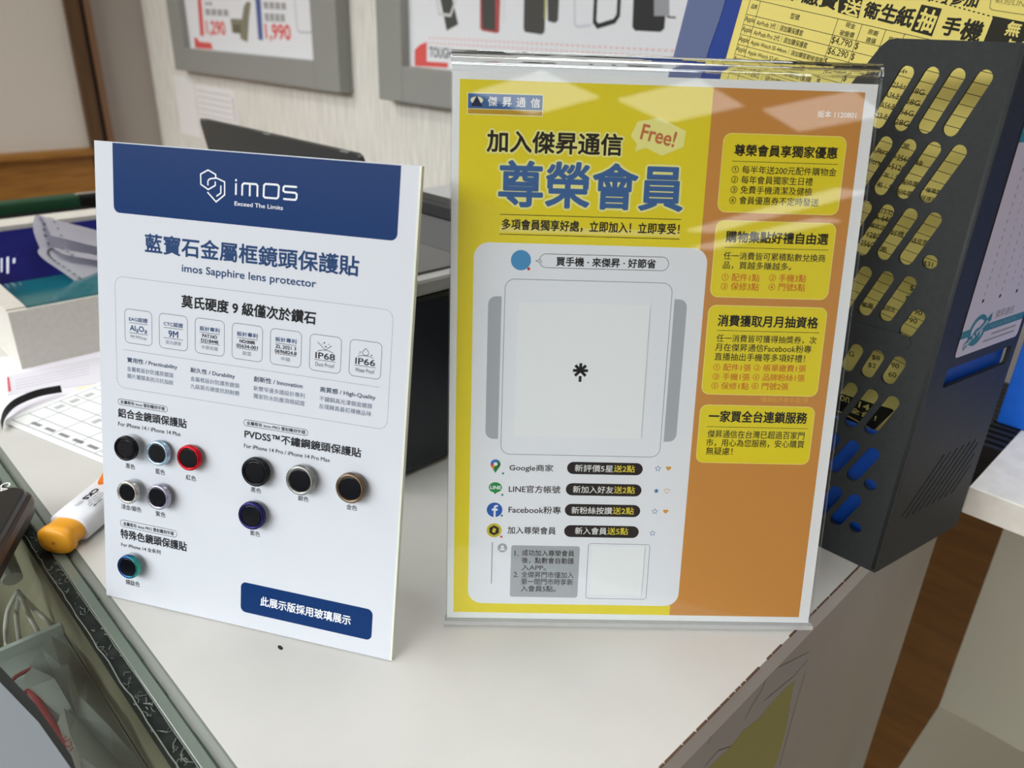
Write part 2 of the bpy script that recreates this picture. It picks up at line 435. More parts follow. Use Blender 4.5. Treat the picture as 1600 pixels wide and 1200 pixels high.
S = Surf((0, 0, 0), (1, 0, 0), (0, 1, 0))
bk = mat('black_speck', rgb(30, 26, 24), 0.7)
c = S.st(438, 1012); S.circle(c, 0.0011, bk, 2, 10, 0.0022)
S.build('worktop_speck', counter)
# worn sticker on the counter's side
S = Surf((0.233, 0.1238, 0), (1, 0, 0), (0, 0, 1))
gr = ink(150, 152, 150); yl = ink(148, 147, 86)
S.ppoly([(1266, 1018), (1254, 1056), (1236, 1130), (1218, 1210), (1030, 1250), (1100, 1150), (1198, 1052)], mat('worn_sticker', rgb(166, 164, 160), 0.4), 4)
S.ppoly([(1242, 1062), (1226, 1076), (1200, 1104), (1188, 1120), (1160, 1142), (1140, 1168), (1108, 1198), (1090, 1225), (1196, 1225), (1214, 1190), (1228, 1140), (1234, 1100)], yl, 6)
dk = ink(92, 92, 92)
for pts in ([(1198, 1054), (1190, 1078), (1176, 1100), (1164, 1122)], [(1262, 1030), (1240, 1056), (1216, 1076), (1194, 1094)], [(1258, 1052), (1246, 1090), (1232, 1140), (1218, 1196)], [(1114, 1140), (1106, 1162)], [(1142, 1166), (1122, 1172), (1100, 1198)]):
    S.pstroke(pts, 0.0006, dk, 8)
tag(S.build('worn_sticker'), 'worn greyish sticker with a yellow patch on the front side of the white counter', 'sticker')

# ------------------------------------------------------------------ desk on the right, with its blue carton
desk_white = noise_mat('speckled_white_board', rgb(246, 243, 232), rgb(236, 232, 220), (1, 1, 1), 60, 0.5, 3)
desk_dim = mat('dim_white_board', rgb(168, 163, 145), 0.6)  # white desk board, dimness under the top put into its colour
desk = thing('side_desk', 'low white desk with an open lower shelf at the right edge', 'desk', (0.8, -0.2, -0.9))
box_obj('tabletop', 0.617, 1.15, -0.6, 0.107, -0.024, 0, desk_white, desk, 0.001)
box_obj('back_panel', 0.862, 0.882, -0.6, 0.107, -0.9, -0.024, desk_dim, desk)
box_obj('lower_shelf', 0.60, 0.862, -0.6, 0.107, -0.435, -0.415, desk_dim, desk)
box_obj('plinth', 0.66, 0.862, -0.6, 0.09, -0.9, -0.435, desk_dim, desk)
bm = bmesh.new()
black = mat('black_plastic', rgb(30, 30, 31), 0.45)
for k in range(14): add_box(bm, 0.70 + k * 0.012, 0.706 + k * 0.012, 0.1072, 0.16, -0.042, 0.0)
add_box(bm, 0.70, 0.866, 0.13, 0.165, -0.042, -0.0005)
mesh_obj('ribbed_grille', bm, mat('black_ribs', rgb(24, 23, 22), 0.5), desk)
blue_carton = noise_mat('blue_carton', rgb(22, 114, 240), rgb(28, 120, 246), (1, 1, 1), 80, 0.5, 2)
t = thing('blue_carton', 'plain bright blue box standing on the white desk at the right edge', 'box', (0.85, 0.0, 0.0005))
box_obj('carton_body', 0.755, 0.95, -0.16, 0.127, 0.0005, 0.22, blue_carton, t, 0.0015)
box_obj('carton_lid', 0.753, 0.952, -0.162, 0.129, 0.2205, 0.27, blue_carton, t, 0.0015)

# ------------------------------------------------------------------ framed price boards and notes on the back wall
frame_grey = mat('grey_frame', rgb(140, 140, 134), 0.55)
def wall_frame(name, label, y0, y1, z0, z1, iy0, iy1, iz0, iz1):
    t = thing(name, label, 'frame', (1.0, (y0 + y1) / 2, z0), group='framed price boards on the back wall')
    bm = bmesh.new()
    for (a, b, c_, d) in ((y0, iy0, z0, z1), (iy1, y1, z0, z1), (iy0, iy1, z0, iz0), (iy0, iy1, iz1, z1)): add_box(bm, 0.965, 1.0, a, b, c_, d, 0, 0.002)
    mesh_obj('frame_border', bm, frame_grey, t)
    S = Surf((0.985, iy1, iz0), (0, -1, 0), (0, 0, 1)); S.slab((0, 0, iy1 - iy0, iz1 - iz0), 0.012, ink(205, 206, 208))
    return t, S
red = ink(196, 82, 78); navy = ink(74, 88, 138); dkg = ink(112, 110, 108)
def blur_words(S, x0, y0, x1, y1, n, hpx, m):
    for k in range(n):
        xa = x0 + (x1 - x0) * (k + 0.08) / n; xb = x0 + (x1 - x0) * (k + 0.88) / n
        ya = y0 + (y1 - y0) * k / n
        a, b = S.st(xa, ya), S.st(xb, ya - hpx)
        for j in range(3):
            tt = a[1] + (b[1] - a[1]) * j / 2.6
            S.poly([(a[0], tt), (b[0], tt), (b[0], tt + (b[1] - a[1]) * 0.17), (a[0], tt + (b[1] - a[1]) * 0.17)], m, 2)
        mx = (a[0] + b[0]) / 2; w = (b[0] - a[0]) * 0.13
        S.poly([(mx - w, a[1]), (mx + w, a[1]), (mx + w, b[1]), (mx - w, b[1])], m, 2)
t, S = wall_frame('price_board', 'grey framed price board with red 1,290 and 1,990 prices on the back wall', 1.502, 2.336, 0.1722, 0.80, 1.60, 2.262, 0.2312, 0.74)
S.ppoly([(303, 58), (309, 60), (311, 65), (330, 67), (333, 77), (305, 75)], red, 2)
S.ppoly([(308, -8), (314, -8), (319, 56), (313, 56)], red, 2)
S.ppoly([(398, -12), (406.5, -12), (411, 63), (404, 62)], navy, 2)
S.text('1,290', 324, 56, 353, 57, 23, red, 0.045, 3); S.text('1,990', 416, 63, 455, 66, 26, red, 0.045, 3)
blur_words(S, 320, 8, 332, 8, 2, 5, dkg); blur_words(S, 320, 23, 358, 25, 4, 9, dkg)
blur_words(S, 411, 13, 448, 15, 4, 10, dkg); blur_words(S, 413, 32, 446, 34, 4, 11, dkg); blur_words(S, 411, -6, 434, -5, 3, 6, dkg)
kh = ink(120, 116, 98); khd = ink(96, 92, 78)
S.ppoly([(360, 29), (378, 30), (381, 10), (386, 2), (392, 4), (389, 30), (387, 66), (376, 61), (375, 53), (363, 51)], kh, 2)
S.ppoly([(364, 38), (376, 38), (376, 52), (364, 51)], khd, 3)
S.rline(S.rect4((459, -30), (484, -30), (487, 50), (464, 51)), 0.012, 0.004, ink(168, 170, 174), 2)
S.ppoly([(487, -20), (501, -20), (504, 68), (488, 67)], ink(190, 194, 196), 2)
for c_, r_ in (((492, 14), 0.009), ((494, 32), 0.013)): S.circle(S.st(*c_), r_, ink(110, 110, 114), 3)
S.ppoly([(496, 80), (510, 81), (510, 94), (496, 92)], ink(206, 186, 190), 3)
S.build('price_sheet', t)
t, S = wall_frame('phone_case_board', 'grey framed board of phone cases on the back wall, partly behind the yellow sign', 0.526, 1.361, 0.1719, 0.80, 0.60, 1.283, 0.2376, 0.74)
S.ppoly([(648, 78), (656, 70), (667, 65), (667, 96), (700, 98), (700, 106), (648, 103)], red, 2)
S.text('TOUGH', 671, 89, 706, 92, 16, ink(80, 80, 82), 0.03)
for y in (59, 67): 
    a, b = S.st(670, y), S.st(1060, y + 12); S.dashes([a, (b[0], a[1])], 0.006, 0.005, 0.0025, ink(206, 160, 160), 2)
k1 = ink(70, 69, 66); k2 = ink(48, 48, 48)
def phone(px, m): S.ppoly(px, m, 2)
phone([(686, -10), (705, -10), (716, 38), (698, 48)], k1)
S.pstroke([(682, -5), (686, 22), (704, 24), (712, 0)], 0.005, ink(186, 186, 182), 3)
phone([(750, -10), (782, -10), (780, 50), (776, 52), (753, 48), (750, 44)], ink(160, 76, 74)); S.ppoly([(752, -10), (774, -10), (774, 48), (754, 45)], k1, 3)
phone([(784, -10), (791, -10), (790, 33), (784, 36)], ink(198, 200, 204))
phone([(819, -10), (853, -10), (851, 50), (846, 54), (820, 50), (818, 44)], k1); phone([(855, -10), (874, -10), (872, 32), (867, 36), (856, 33)], k1)
S.ppoly([(851, -10), (854, -10), (853, 30), (850, 30)], ink(160, 158, 90), 3)
S.pstroke([(898, -10), (898, 38), (903, 42), (924, 39)], 0.004, ink(184, 186, 192), 2)
S.pstroke([(931, -10), (929, 34), (934, 41), (960, 33), (966, 24), (968, -10)], 0.007, k2, 2)
phone([(990, -10), (1043, -10), (1038, 45), (1032, 50), (992, 48), (988, 42)], k2); S.ppoly([(1022, -10), (1046, -10), (1046, 25), (1022, 25)], ink(140, 142, 144), 3)
S.ppoly([(1042, 25), (1056, 26), (1056, 29), (1042, 28)], k1, 3)
S.build('case_sheet', t)
for (nm, lb, quad, lines) in (('wall_note', 'blank white note taped to the wall just below the grey price board', [(270, 115), (304, 124), (310, 214), (283, 208)], 0),
                              ('wall_note', 'white printed note with fine grey lines taped beside the blank note', [(306, 131), (370, 141), (370, 200), (311, 193)], 5)):
    S = Surf((0.999, 2.3, 0.1), (0, -1, 0), (0, 0, 1)); a = S.rect4(*quad)
    S.slab(a, 0.0006, ink(212, 210, 208)); 
    for k in range(lines):
        tt = a[3] - (a[3] - a[1]) * (k + 1.2) / (lines + 1.5); S.poly([(a[0] + 0.01, tt), (a[2] - 0.03, tt), (a[2] - 0.03, tt + 0.003), (a[0] + 0.01, tt + 0.003)], ink(176, 174, 174), 3)
    if lines: S.poly([(a[2] - 0.022, a[1] + .02), (a[2] - 0.012, a[1] + .02), (a[2] - 0.012, a[3] - .02), (a[2] - 0.022, a[3] - .02)], ink(182, 180, 180), 3)
    tag(S.build(nm), lb, 'note', 'notes taped to the back wall')

# ------------------------------------------------------------------ membership poster in its clear stand
PY, PT = -0.7614825862, 0.2013593422
pux = Vector((math.cos(PY), math.sin(PY), 0)); pnh = Vector((math.sin(PY), -math.cos(PY), 0))
puy = Vector((0, 0, 1)) * math.cos(PT) - pnh * math.sin(PT)
PO = Vector((0.2244253, 0.2628456, 0.007))
S = Surf(PO, pux, puy)
YEL = ink(222, 204, 42); ORG = ink(196, 136, 68); WHT = ink(222, 224, 228); CRM = ink(233, 224, 140); BLK = ink(30, 28, 28); BLU = ink(58, 98, 150); GRY = ink(164, 168, 173); RED = ink(196, 100, 40); PIL = ink(34, 34, 37); PYE = ink(222, 205, 70)
S.slab((-0.0036, -0.0036, 0.2060, 0.2909), 0.0002, ink(226, 228, 232))
S.poly([(0, 0), (0.2, 0), (0.2, 0.287), (0, 0.287)], YEL, 1)
os_ = (S.st(1115, 137)[0] + S.st(1046, 960)[0]) / 2
S.poly([(os_, 0), (0.2, 0), (0.2, 0.287), (os_, 0.287)], ORG, 2)
# shop logo
R = S.rect4((730, 144), (849.5, 148), (848, 183), (730, 178)); S.poly(rr_pts(*R, 0), ink(232, 226, 180), 2)
mm = 0.0004; hh = R[3] - R[1]
S.poly(rr_pts(R[0] + mm, R[1] + hh * 0.28, R[2] - mm, R[3] - mm, 0), BLU, 3); S.poly(rr_pts(R[0] + mm, R[1] + mm, R[2] - mm, R[1] + hh * 0.25, 0), ink(186, 146, 44), 3)
S.circle(S.st(745, 156.5), 0.0031, ink(226, 224, 196), 4, 20, 0.0017); S.ppoly([(745, 149), (754, 166.5), (736, 165.5)], ink(34, 38, 70), 5)
for ch, xl in (('傑', 762.5), ('昇', 785), ('通', 807), ('信', 829.5)): S.text(ch, xl, 165.5 + (xl - 762) * .035, xl + 14, 166 + (xl - 762) * .035, 14.5, ink(238, 238, 232), 0.02, 5)
# headings
for txt, a in (('加入傑昇通信', (761, 237.5, 971, 242.5, 33.5)),):
    S.text(txt, *a, CRM, 0.12, 3, 12); S.text(txt, *a, BLK, 0.028, 4)
S.text('尊榮會員', 779.5, 323.5, 1065, 327.5, 70, CRM, 0.075, 3, 12); S.text('尊榮會員', 779.5, 323.5, 1065, 327.5, 70, BLU, 0.026, 4, 12)
R = S.rect4((781, 335.3), (1064, 341.5), (1062, 373), (780, 367.5)); lw = 0.00035
S.poly(rr_pts(R[0], R[3] - lw, R[2], R[3], 0), BLK, 2); S.poly(rr_pts(R[0], R[1], R[2], R[1] + lw, 0), BLK, 2)
S.poly(rr_pts(R[0], R[1] + (R[3] - R[1]) * .12, R[2], R[1] + (R[3] - R[1]) * .42, 0), ink(226, 212, 110), 2)
S.text('多項會員獨享好處，立即加入！立即享受！', 784, 361, 1061, 364.5, 17, BLK, 0.024, 3)
S.ppoly([(996, 190), (1031, 183.5), (1072, 205), (1067.5, 230), (1034, 243.5), (1009, 231), (992, 237), (995, 225), (985.5, 212.5)], CRM, 3)
S.textr('Free!', 1000, 217, 1052, 230, 25, ink(190, 112, 70), 0.025, 4)
S.text('版本 1120801', 1277, 183, 1337, 185.5, 10.5, ink(240, 236, 226), 0.012, 3)
# four benefit boxes
RB = 0.0040
for q in (((1131, 208), (1321, 214), (1311, 336), (1121, 331)), ((1120, 344), (1305.5, 349.5), (1294, 468), (1109, 464)), ((1107, 477), (1291, 481), (1278, 619), (1096.5, 616)), ((1094, 633), (1272, 635.5), (1264.5, 726), (1088, 722))):
    R = S.rect4(*q); S.rrect(R, RB, YEL, 3); S.rline(R, RB, 0.0004, ink(236, 214, 120), 4)
TX = lambda s, *a, m=BLK, b=0.008: S.text(s, *a, m, b, 5, 6)
for s, *a in (('尊榮會員享獨家優惠', 1147, 243.5, 1307, 248, 18), ('購物集點好禮自由選', 1133.5, 379, 1292.6, 381.8, 17.5), ('消費獲取月月抽資格', 1121, 510, 1277, 512.5, 17.5), ('一家買全台連鎖服務', 1107, 659, 1259.7, 661.6, 17.5)):
    S.text(s, *a, BLK, 0.028, 5)
for a, b in (((1144, 251.6), (1309, 258)), ((1131.5, 387), (1294, 391)), ((1120, 517), (1280, 520)), ((1104, 666.7), (1262, 670.3))):
    p, q = S.st(*a), S.st(*b); tt = (p[1] + q[1]) / 2; S.poly(rr_pts(p[0], tt, q[0], tt + 0.00025, 0), BLK, 5)
for s, *a in (('① 每半年送200元配件購物金', 1143, 270, 1306, 276, 12.5), ('② 每年會員獨家生日禮', 1142, 286, 1269, 290.5, 12.5), ('③ 免費手機清潔及健檢', 1141, 302, 1268, 306, 12.5), ('④ 會員優惠券不定時發送', 1139, 318.8, 1278, 322.5, 12.5),
              ('任一消費皆可累積點數兌換商', 1130, 406, 1288.7, 409, 12), ('品，買越多賺越多。', 1129, 421, 1235.6, 422, 12),
              ('任一消費皆可獲得抽獎券，次', 1119, 534.6, 1275, 537.5, 11.8), ('月在傑昇通信Facebook粉專', 1117, 549, 1267, 551, 12), ('直播抽出手機等多項好禮！', 1116, 563.6, 1257, 565.5, 12),
              ('傑昇通信在台灣已超過百家門', 1105, 684, 1256, 686.3, 12), ('市，用心為您服務，安心購買', 1103, 697.6, 1255.6, 700, 12), ('無疑慮！', 1102.6, 710.4, 1143.7, 711, 12)): TX(s, *a)
for s, *a in (('① 配件1點', 1127, 439, 1186, 440, 12), ('② 手機3點', 1201, 440, 1258.6, 441, 12), ('③ 保修3點', 1125.6, 453.3, 1185, 454, 12), ('④ 門號5點', 1200, 454.3, 1257, 455, 12),
              ('① 配件1張', 1114, 579, 1172.7, 580, 11), ('② 帳單繳費1張', 1177, 580, 1258.5, 581.3, 11), ('③ 手機1張', 1113, 593.6, 1170.8, 594.5, 11), ('④ 品牌粉絲1張', 1175.6, 594.8, 1256.5, 596, 11), ('⑤ 保修1點', 1111, 608, 1169, 608.8, 11), ('⑥ 門號2張', 1174, 608.6, 1231, 609.4, 11)): TX(s, *a, m=RED)
TX('*購買配件最多送1張', 1186, 628, 1262, 629, 8, m=ink(216, 164, 70))
# white card
R = S.rect4((740, 379), (1103, 387), (1060, 947), (731.5, 942)); R = (R[0], R[1], R[2] + 0.0004, R[3]); S.rrect(R, 0.0078, WHT, 3)
S.circle(S.st(814, 406.5), 0.0052, ink(74, 140, 186), 4); S.circle(S.st(826, 420), 0.0008, ink(196, 50, 50), 5, 12)
R = S.rect4((842.5, 397), (1045, 400.5), (1045, 423), (842.5, 419)); r = (R[3] - R[1]) / 2 - 0.0001
S.rrect(R, r, BLK, 4)
tp = S.st(836, 407.6); S.poly([tp, (R[0] + 0.0012, tp[1] - 0.0013), (R[0] + 0.0012, tp[1] + 0.0013)], BLK, 4)
e = 0.00026; S.rrect((R[0] + e, R[1] + e, R[2] - e, R[3] - e), r - e, WHT, 5); S.poly([(tp[0] + 0.0006, tp[1]), (R[0] + 0.0016, tp[1] - 0.001), (R[0] + 0.0016, tp[1] + 0.001)], WHT, 5)
S.text('買手機 · 來傑昇 · 好節省', 869, 416, 1024, 418.6, 14, BLK, 0.03, 6)
R = S.rect4((788.7, 437), (1050, 441), (1031.5, 714), (783, 709.6)); S.rline(R, 0.005, 0.00035, ink(140, 145, 150), 4)
R = S.rect4((762.5, 462.5), (784, 462.8), (778, 686), (758.6, 685)); S.rrect(R, 0.0042, GRY, 4, corners=(1, 0, 0, 1))
R = S.rect4((1053.7, 467.5), (1073, 468), (1057, 690.5), (1037, 690)); S.rrect(R, 0.0042, GRY, 4, corners=(0, 1, 1, 0))
# four rows of sign-up points
def pill(a, b, c_, d):
    R = S.rect4(a, b, c_, d); S.rrect(R, (R[3] - R[1]) / 2 - 1e-5, PIL, 4)
pill((886, 721.5), (1004.5, 723.5), (1004, 742.5), (886, 740.7)); pill((884, 754.6), (1002.5, 757), (1002, 776), (884, 773.5)); pill((882.5, 787.2), (1000.5, 789), (1000, 808), (882.5, 806)); pill((881.5, 820.4), (998, 822), (998, 840.5), (881.5, 839))
for s, *a in (('Google商家', 796, 737.2, 864, 738, 12), ('LINE官方帳號', 795, 769.6, 875, 770.4, 11.5), ('Facebook粉專', 794.6, 802, 876, 802.6, 11.5), ('加入尊榮會員', 793, 834, 868, 834.8, 11.5)): S.text(s, *a, BLK, 0.012, 5, 6)
for s, *a in (('新評價5星', 898, 736.8, 957.5, 737.6, 11), ('新加入好友', 895, 770, 958, 770.8, 11), ('新粉絲按讚', 892.7, 802.6, 956, 803.4, 11), ('新入會員', 898.3, 834.6, 947.5, 835.2, 11)): S.text(s, *a, ink(226, 226, 222), 0.008, 6, 6)
for s, *a in (('送2點', 958.8, 737.6, 991.5, 738, 11), ('送2點', 959, 770.8, 991.5, 771.2, 11), ('送2點', 957, 803.4, 990, 803.8, 11), ('送5點', 948.6, 835.2, 981, 835.6, 11)): S.text(s, *a, PYE, 0.008, 6, 6)
k = 0.000303                                        # metres of paper per photo pixel hereabouts
def off(c, dx, dy): return (c[0] + dx * k, c[1] + dy * k)
TEAL = ink(70, 130, 130); GRN = ink(34, 136, 66); FBB = ink(36, 88, 168)
c = S.st(774.3, 725)                                # map pin
S.poly([off(c, -8, -4), off(c, 0, -17), off(c, 8, -4), off(c, 8, 2), off(c, -8, 2)], GRN, 4); S.circle(c, 9 * k, GRN, 4)
S.poly([off(c, -9, 0), off(c, -8, 5), off(c, -4, 8), off(c, 0, 9), off(c, 5, 8), off(c, 0, 0)], ink(52, 108, 186), 5)
S.poly([off(c, -9, 1), off(c, -8.6, -4), off(c, -6, -7), off(c, 0, 0)], ink(206, 80, 60), 5); S.poly([off(c, -8.4, -5), off(c, -4, -10), off(c, 0, -2), off(c, -1, 0)], ink(216, 160, 60), 5)
S.circle(c, 3.6 * k, WHT, 6)
c = S.st(774, 761.5); S.circle(c, 12 * k, GRN, 4, 24, 10 * k); S.poly([off(c, -3, -8), off(c, 4, -9), off(c, -1, -13.5)], GRN, 4); S.text('LINE', 766, 764, 782.5, 764.2, 5, WHT, 0.05, 5, 6)
c = S.st(772.7, 796.5); S.circle(c, 14.3 * k, FBB, 4)
S.poly([off(c, -1.6, -14.2), off(c, 2.2, -14.2), off(c, 2.2, -1.5), off(c, 5.4, -1.5), off(c, 6, 2.4), off(c, 2.2, 2.4), off(c, 2.2, 4.6), off(c, 3.4, 6), off(c, 6.2, 6), off(c, 6.2, 9.4), off(c, 2.2, 9.4), off(c, -.6, 8), off(c, -1.6, 5.4), off(c, -1.6, 2.4), off(c, -5, 2.4), off(c, -5, -1.5), off(c, -1.6, -1.5)], WHT, 5)
c = S.st(772, 828.5); S.circle(c, 13.8 * k, ink(188, 174, 52), 4); S.poly([off(c, 10 * math.sin(a * math.pi / 3), 10 * math.cos(a * math.pi / 3)) for a in range(6)], PIL, 5, ); S.poly([off(c, -4, -3), off(c, 1.6, -5.2), off(c, 4, 3), off(c, -1.6, 5.2)], ink(200, 186, 60), 6)
for px, m in (((786, 739.6), TEAL), ((784.8, 773), TEAL), ((784, 805.4), TEAL), ((783.3, 838.4), ink(190, 60, 50))):
    c = S.st(*px); S.circle(c, 3 * k, WHT, 6, 12); S.circle(c, 2.2 * k, m, 7, 12)
def star(px, fill):
    c = S.st(*px); P = [off(c, (5.4 if i % 2 == 0 else 2.5) * math.sin(i * math.pi / 5), (5.4 if i % 2 == 0 else 2.5) * math.cos(i * math.pi / 5)) for i in range(10)]
    if fill: S.poly(P[::-1], ink(50, 116, 170), 4)
    else: S.stroke(P, 0.00026, ink(60, 116, 164), 4, True)
def heart(px, fill):
    c = S.st(*px); P = []
    for i in range(24):
        a = i / 24 * 2 * math.pi; P.append(off(c, 0.31 * 16 * math.sin(a) ** 3, 0.31 * (13 * math.cos(a) - 5 * math.cos(2 * a) - 2 * math.cos(3 * a) - math.cos(4 * a)) + 0.5))
    if fill: S.poly(P[::-1], ink(206, 150, 60), 4)
    else: S.stroke(P, 0.0003, ink(190, 160, 110), 4, True)
star((1028, 732), 0); heart((1044.5, 732), 1); star((1025.4, 767), 1); heart((1042, 767.3), 0); star((1023, 799), 0); heart((1040, 799.3), 1); star((1019.5, 833), 0)
# small print at the foot of the card
a, b = S.st(769.3, 847), S.st(769, 911.8); S.poly(rr_pts(a[0] - .0003, b[1], a[0] + .0003, a[1], 0), ink(150, 153, 157), 4)
c = S.st(785, 855.8); S.circle(c, 9 * k, ink(158, 162, 166), 4); S.circle(off(c, 0, 2.2), 2.7 * k, WHT, 5, 14); S.poly([off(c, -5.2, -5), off(c, 5.2, -5), off(c, 4, -2), off(c, 1.5, -.6), off(c, -1.5, -.6), off(c, -4, -2)], WHT, 5)
R = S.rect4((798.7, 852.3), (906, 853), (902, 933.5), (796.5, 932.3)); S.rrect(R, 0.0014, ink(160, 165, 168), 4)
for s, *a in (('1.', 804, 868.2, 810, 868.3, 8), ('成功加入尊榮會員', 815.5, 868.6, 897, 869.2, 9.6), ('後，點數會自動匯', 815, 880.3, 896.5, 881, 9.6), ('入APP。', 814.6, 890.8, 853, 891.2, 9), ('2.', 802.5, 901.4, 810, 901.5, 8), ('全傑昇門市僅加入', 814.4, 902.4, 896, 903, 9.6), ('第一間門市時享新', 814, 913.2, 895, 914, 9.6), ('入會員5點。', 813.7, 924, 867.7, 924.6, 9.6)): S.text(s, *a, ink(48, 50, 52), 0.012, 5, 6)
R = S.rect4((920.6, 848), (1015.6, 852), (1009, 936.5), (914, 934.5)); S.rline(R, 0.0016, 0.0003, ink(134, 138, 142), 4)
poster = S.build('membership_poster')
tag(poster, 'yellow and orange membership poster with a blank white card, held in the clear stand', 'poster')
# blank stickers pasted on the poster
def sticker(q, star_px=None):
    T = Surf(S.P(0, 0, 0.00042), S.ux, S.uy); R = T.rect4(*q); T.slab(R, 0.00016, ink(226, 229, 233))
    if star_px:
        c = T.st(*star_px); q_ = 0.00031
        for a in range(8):
            if a == 4: continue
            an = a * math.pi / 4; d = Vector((math.sin(an), math.cos(an))); n = Vector((d.y, -d.x)) * 2.5 * q_
            p0 = Vector(c) + d * 0; p1 = Vector(c) + d * 13 * q_
            T.poly([tuple(p0 - n), tuple(p0 + n), tuple(p1 + n), tuple(p1 - n)][::-1], BLK, 2)
        T.poly(rr_pts(c[0] - 2.4 * q_, c[1] - 20 * q_, c[0] + 2.4 * q_, c[1] - 9.5 * q_, 0), BLK, 2)
    return T.build('pasted_sticker', poster)
o = sticker(((809.5, 474.5), (1015, 475.5), (1003, 685), (803, 681)), (907, 579)); o['label'] = 'large blank white sticker with a black asterisk mark'
o = sticker(((927, 852), (1008, 855), (1002, 930), (922, 928))); o['label'] = 'small blank white sticker'
# the stand itself: one folded clear sheet
acr = clear_mat('clear_acrylic', (0.975, 0.985, 0.985), 1.0)
acr_fold = glass_mat('acrylic_bend', (0.97, 0.98, 0.98))
stand = thing('sign_stand', 'clear folded acrylic stand holding the yellow membership poster', 'sign stand', PO)
HB = -0.0066; HT = 0.2937; SL, SR = -0.0041, 0.2066
local_box(S, 'front_sheet', (SL, HB + 0.0030, SR, HT), 0.0011, 0.0031, acr, stand, 0.0003)
local_box(S, 'back_sheet', (SL, HB + 0.0030, SR, HT), -0.0036, -0.0016, acr, stand, 0.0003)
prof = []                                           # rounded fold along the top
r0, hc, tc = 0.00335, -0.00025, HT + 0.0005
pts = [(hc + r0 * math.cos(a), tc + 0.0062 * math.sin(a)) for a in [i / 14 * math.pi for i in range(15)]] + [(hc + 0.0014 * math.cos(a), tc + 0.0030 * math.sin(a)) for a in [math.pi - i / 14 * math.pi for i in range(15)]]
prism_obj('top_fold', [S.P(SL, t_, h_) for h_, t_ in pts], S.ux * (SR - SL), acr_fold, stand)
pts = [(0.0034, HB + 0.0028), (0.0034, HB + 0.0006), (0.0030, HB), (-0.0039, HB), (-0.0039, HB + 0.0028)]
prism_obj('bottom_fold', [S.P(SL - 0.0008, t_, h_) for h_, t_ in pts], S.ux * (SR - SL + 0.0016), film_mat('milky_acrylic', rgb(228, 230, 230), 0.45, 0.15), stand)
fb = S.P(SL, HB, -0.004); fb.z = 0.0002
bk_ = -pnh * 0.085
prism_obj('base_foot', [fb, fb + bk_, fb + bk_ + Vector((0, 0, 0.002)), fb + Vector((0, 0, 0.002))], pux * (SR - SL), acr, stand)

# ------------------------------------------------------------------ lens protector display board
BY, BT = -1.0351121117, 0.2241374494
bux = Vector((math.cos(BY), math.sin(BY), 0)); bnh = Vector((math.sin(BY), -math.cos(BY), 0))
buy = Vector((0, 0, 1)) * math.cos(BT) - bnh * math.sin(BT)
BO = Vector((0.0876758, 0.4167466, 0.0006)); BW, BH = 0.1793, 0.2576
board = thing('display_board', 'upright white acrylic board with a navy header showing ten lens protectors', 'display board', BO)
S = Surf(BO, bux, buy)
NVY = mat('navy_print', rgb(10, 50, 104), 0.35, spec=0.12); NTX = ink(26, 58, 100); INK = ink(34, 36, 40); SLT = ink(86, 100, 120); LNE = ink(96, 100, 112)
WBD = mat('white_board_print', rgb(196, 200, 206, PK), 0.35, spec=0.2)
S.slab((0, 0, BW, BH), 0.0032, WBD)
R = S.rect4((176, 223), (627, 257), (620.5, 377.5), (177.5, 331)); R = (R[0], R[1], R[2], BH - 0.0005); S.rrect(R, 0.0034, NVY, 1, corners=(1, 1, 0, 0))
H1 = lambda x, y: S.st(140 + .175 * x, 210 + .175 * y); H2 = lambda x, y: S.st(400 + .175 * x, 210 + .175 * y)
LG = ink(222, 226, 232); w = 0.0007
S.stroke([H1(1126, 384), H1(1126, 358), H1(1058, 318), H1(992, 354), H1(994, 446), H1(1060, 492), H1(1122, 456), H1(1122, 420)], w, LG, 2)
S.stroke([H1(1057, 456), H1(1057, 414), H1(1075, 396), H1(1134, 390), H1(1206, 424), H1(1206, 540), H1(1130, 602), H1(1052, 515)], w, LG, 2)
S.stroke([H1(1172, 456), H1(1172, 525), H1(1132, 552)], w, LG, 2)
w2 = 0.00095
S.stroke([H1(1308, 436), H1(1306, 540)], w2, LG, 2); S.circle(H1(1308, 409), 0.0006, LG, 2, 10)
S.stroke([H1(1362, 546), H1(1364, 452), H1(1378, 437), H1(1488, 445), H1(1500, 458), H1(1498, 556)], w2, LG, 2); S.stroke([H1(1432, 440), H1(1430, 552)], w2, LG, 2)
S.stroke([H2(72, 456), H2(86, 442), H2(192, 450), H2(205, 464), H2(200, 558), H2(186, 572), H2(80, 564), H2(68, 550)], w2, LG, 2, True)
S.stroke([H2(366, 470), H2(258, 462), H2(246, 474), H2(244, 502), H2(258, 514), H2(350, 522), H2(364, 534), H2(362, 572), H2(350, 585), H2(244, 576)], w2, LG, 2)
S.text('Exceed The Limits', 366.6, 321, 442, 328, 6.4, LG, 0.015, 2, 6)
S.text('藍寶石金屬框鏡頭保護貼', 227, 394, 560, 431.5, 30, NTX, 0.026, 2)
S.text('imos Sapphire lens protector', 284.5, 427.5, 493.7, 453.5, 15.5, NTX, 0.02, 2)
R = S.rect4((179.5, 430), (615, 486), (604.5, 672), (183, 604)); P = rr_pts(*R, 0.005, 8); S.dashes(P + P[:1], 0.00062, 0.0006, 0.0003, LNE, 1)
a, b = S.st(193.7, 545.7), S.st(593.5, 605.8); tt = (a[1] + b[1]) / 2; S.dashes([(a[0], tt), (b[0], tt)], 0.00062, 0.0006, 0.0003, LNE, 1)
S.text('莫氏硬度 9 級僅次於鑽石', 284, 480, 493, 507, 19.5, ink(22, 22, 24), 0.035, 2)
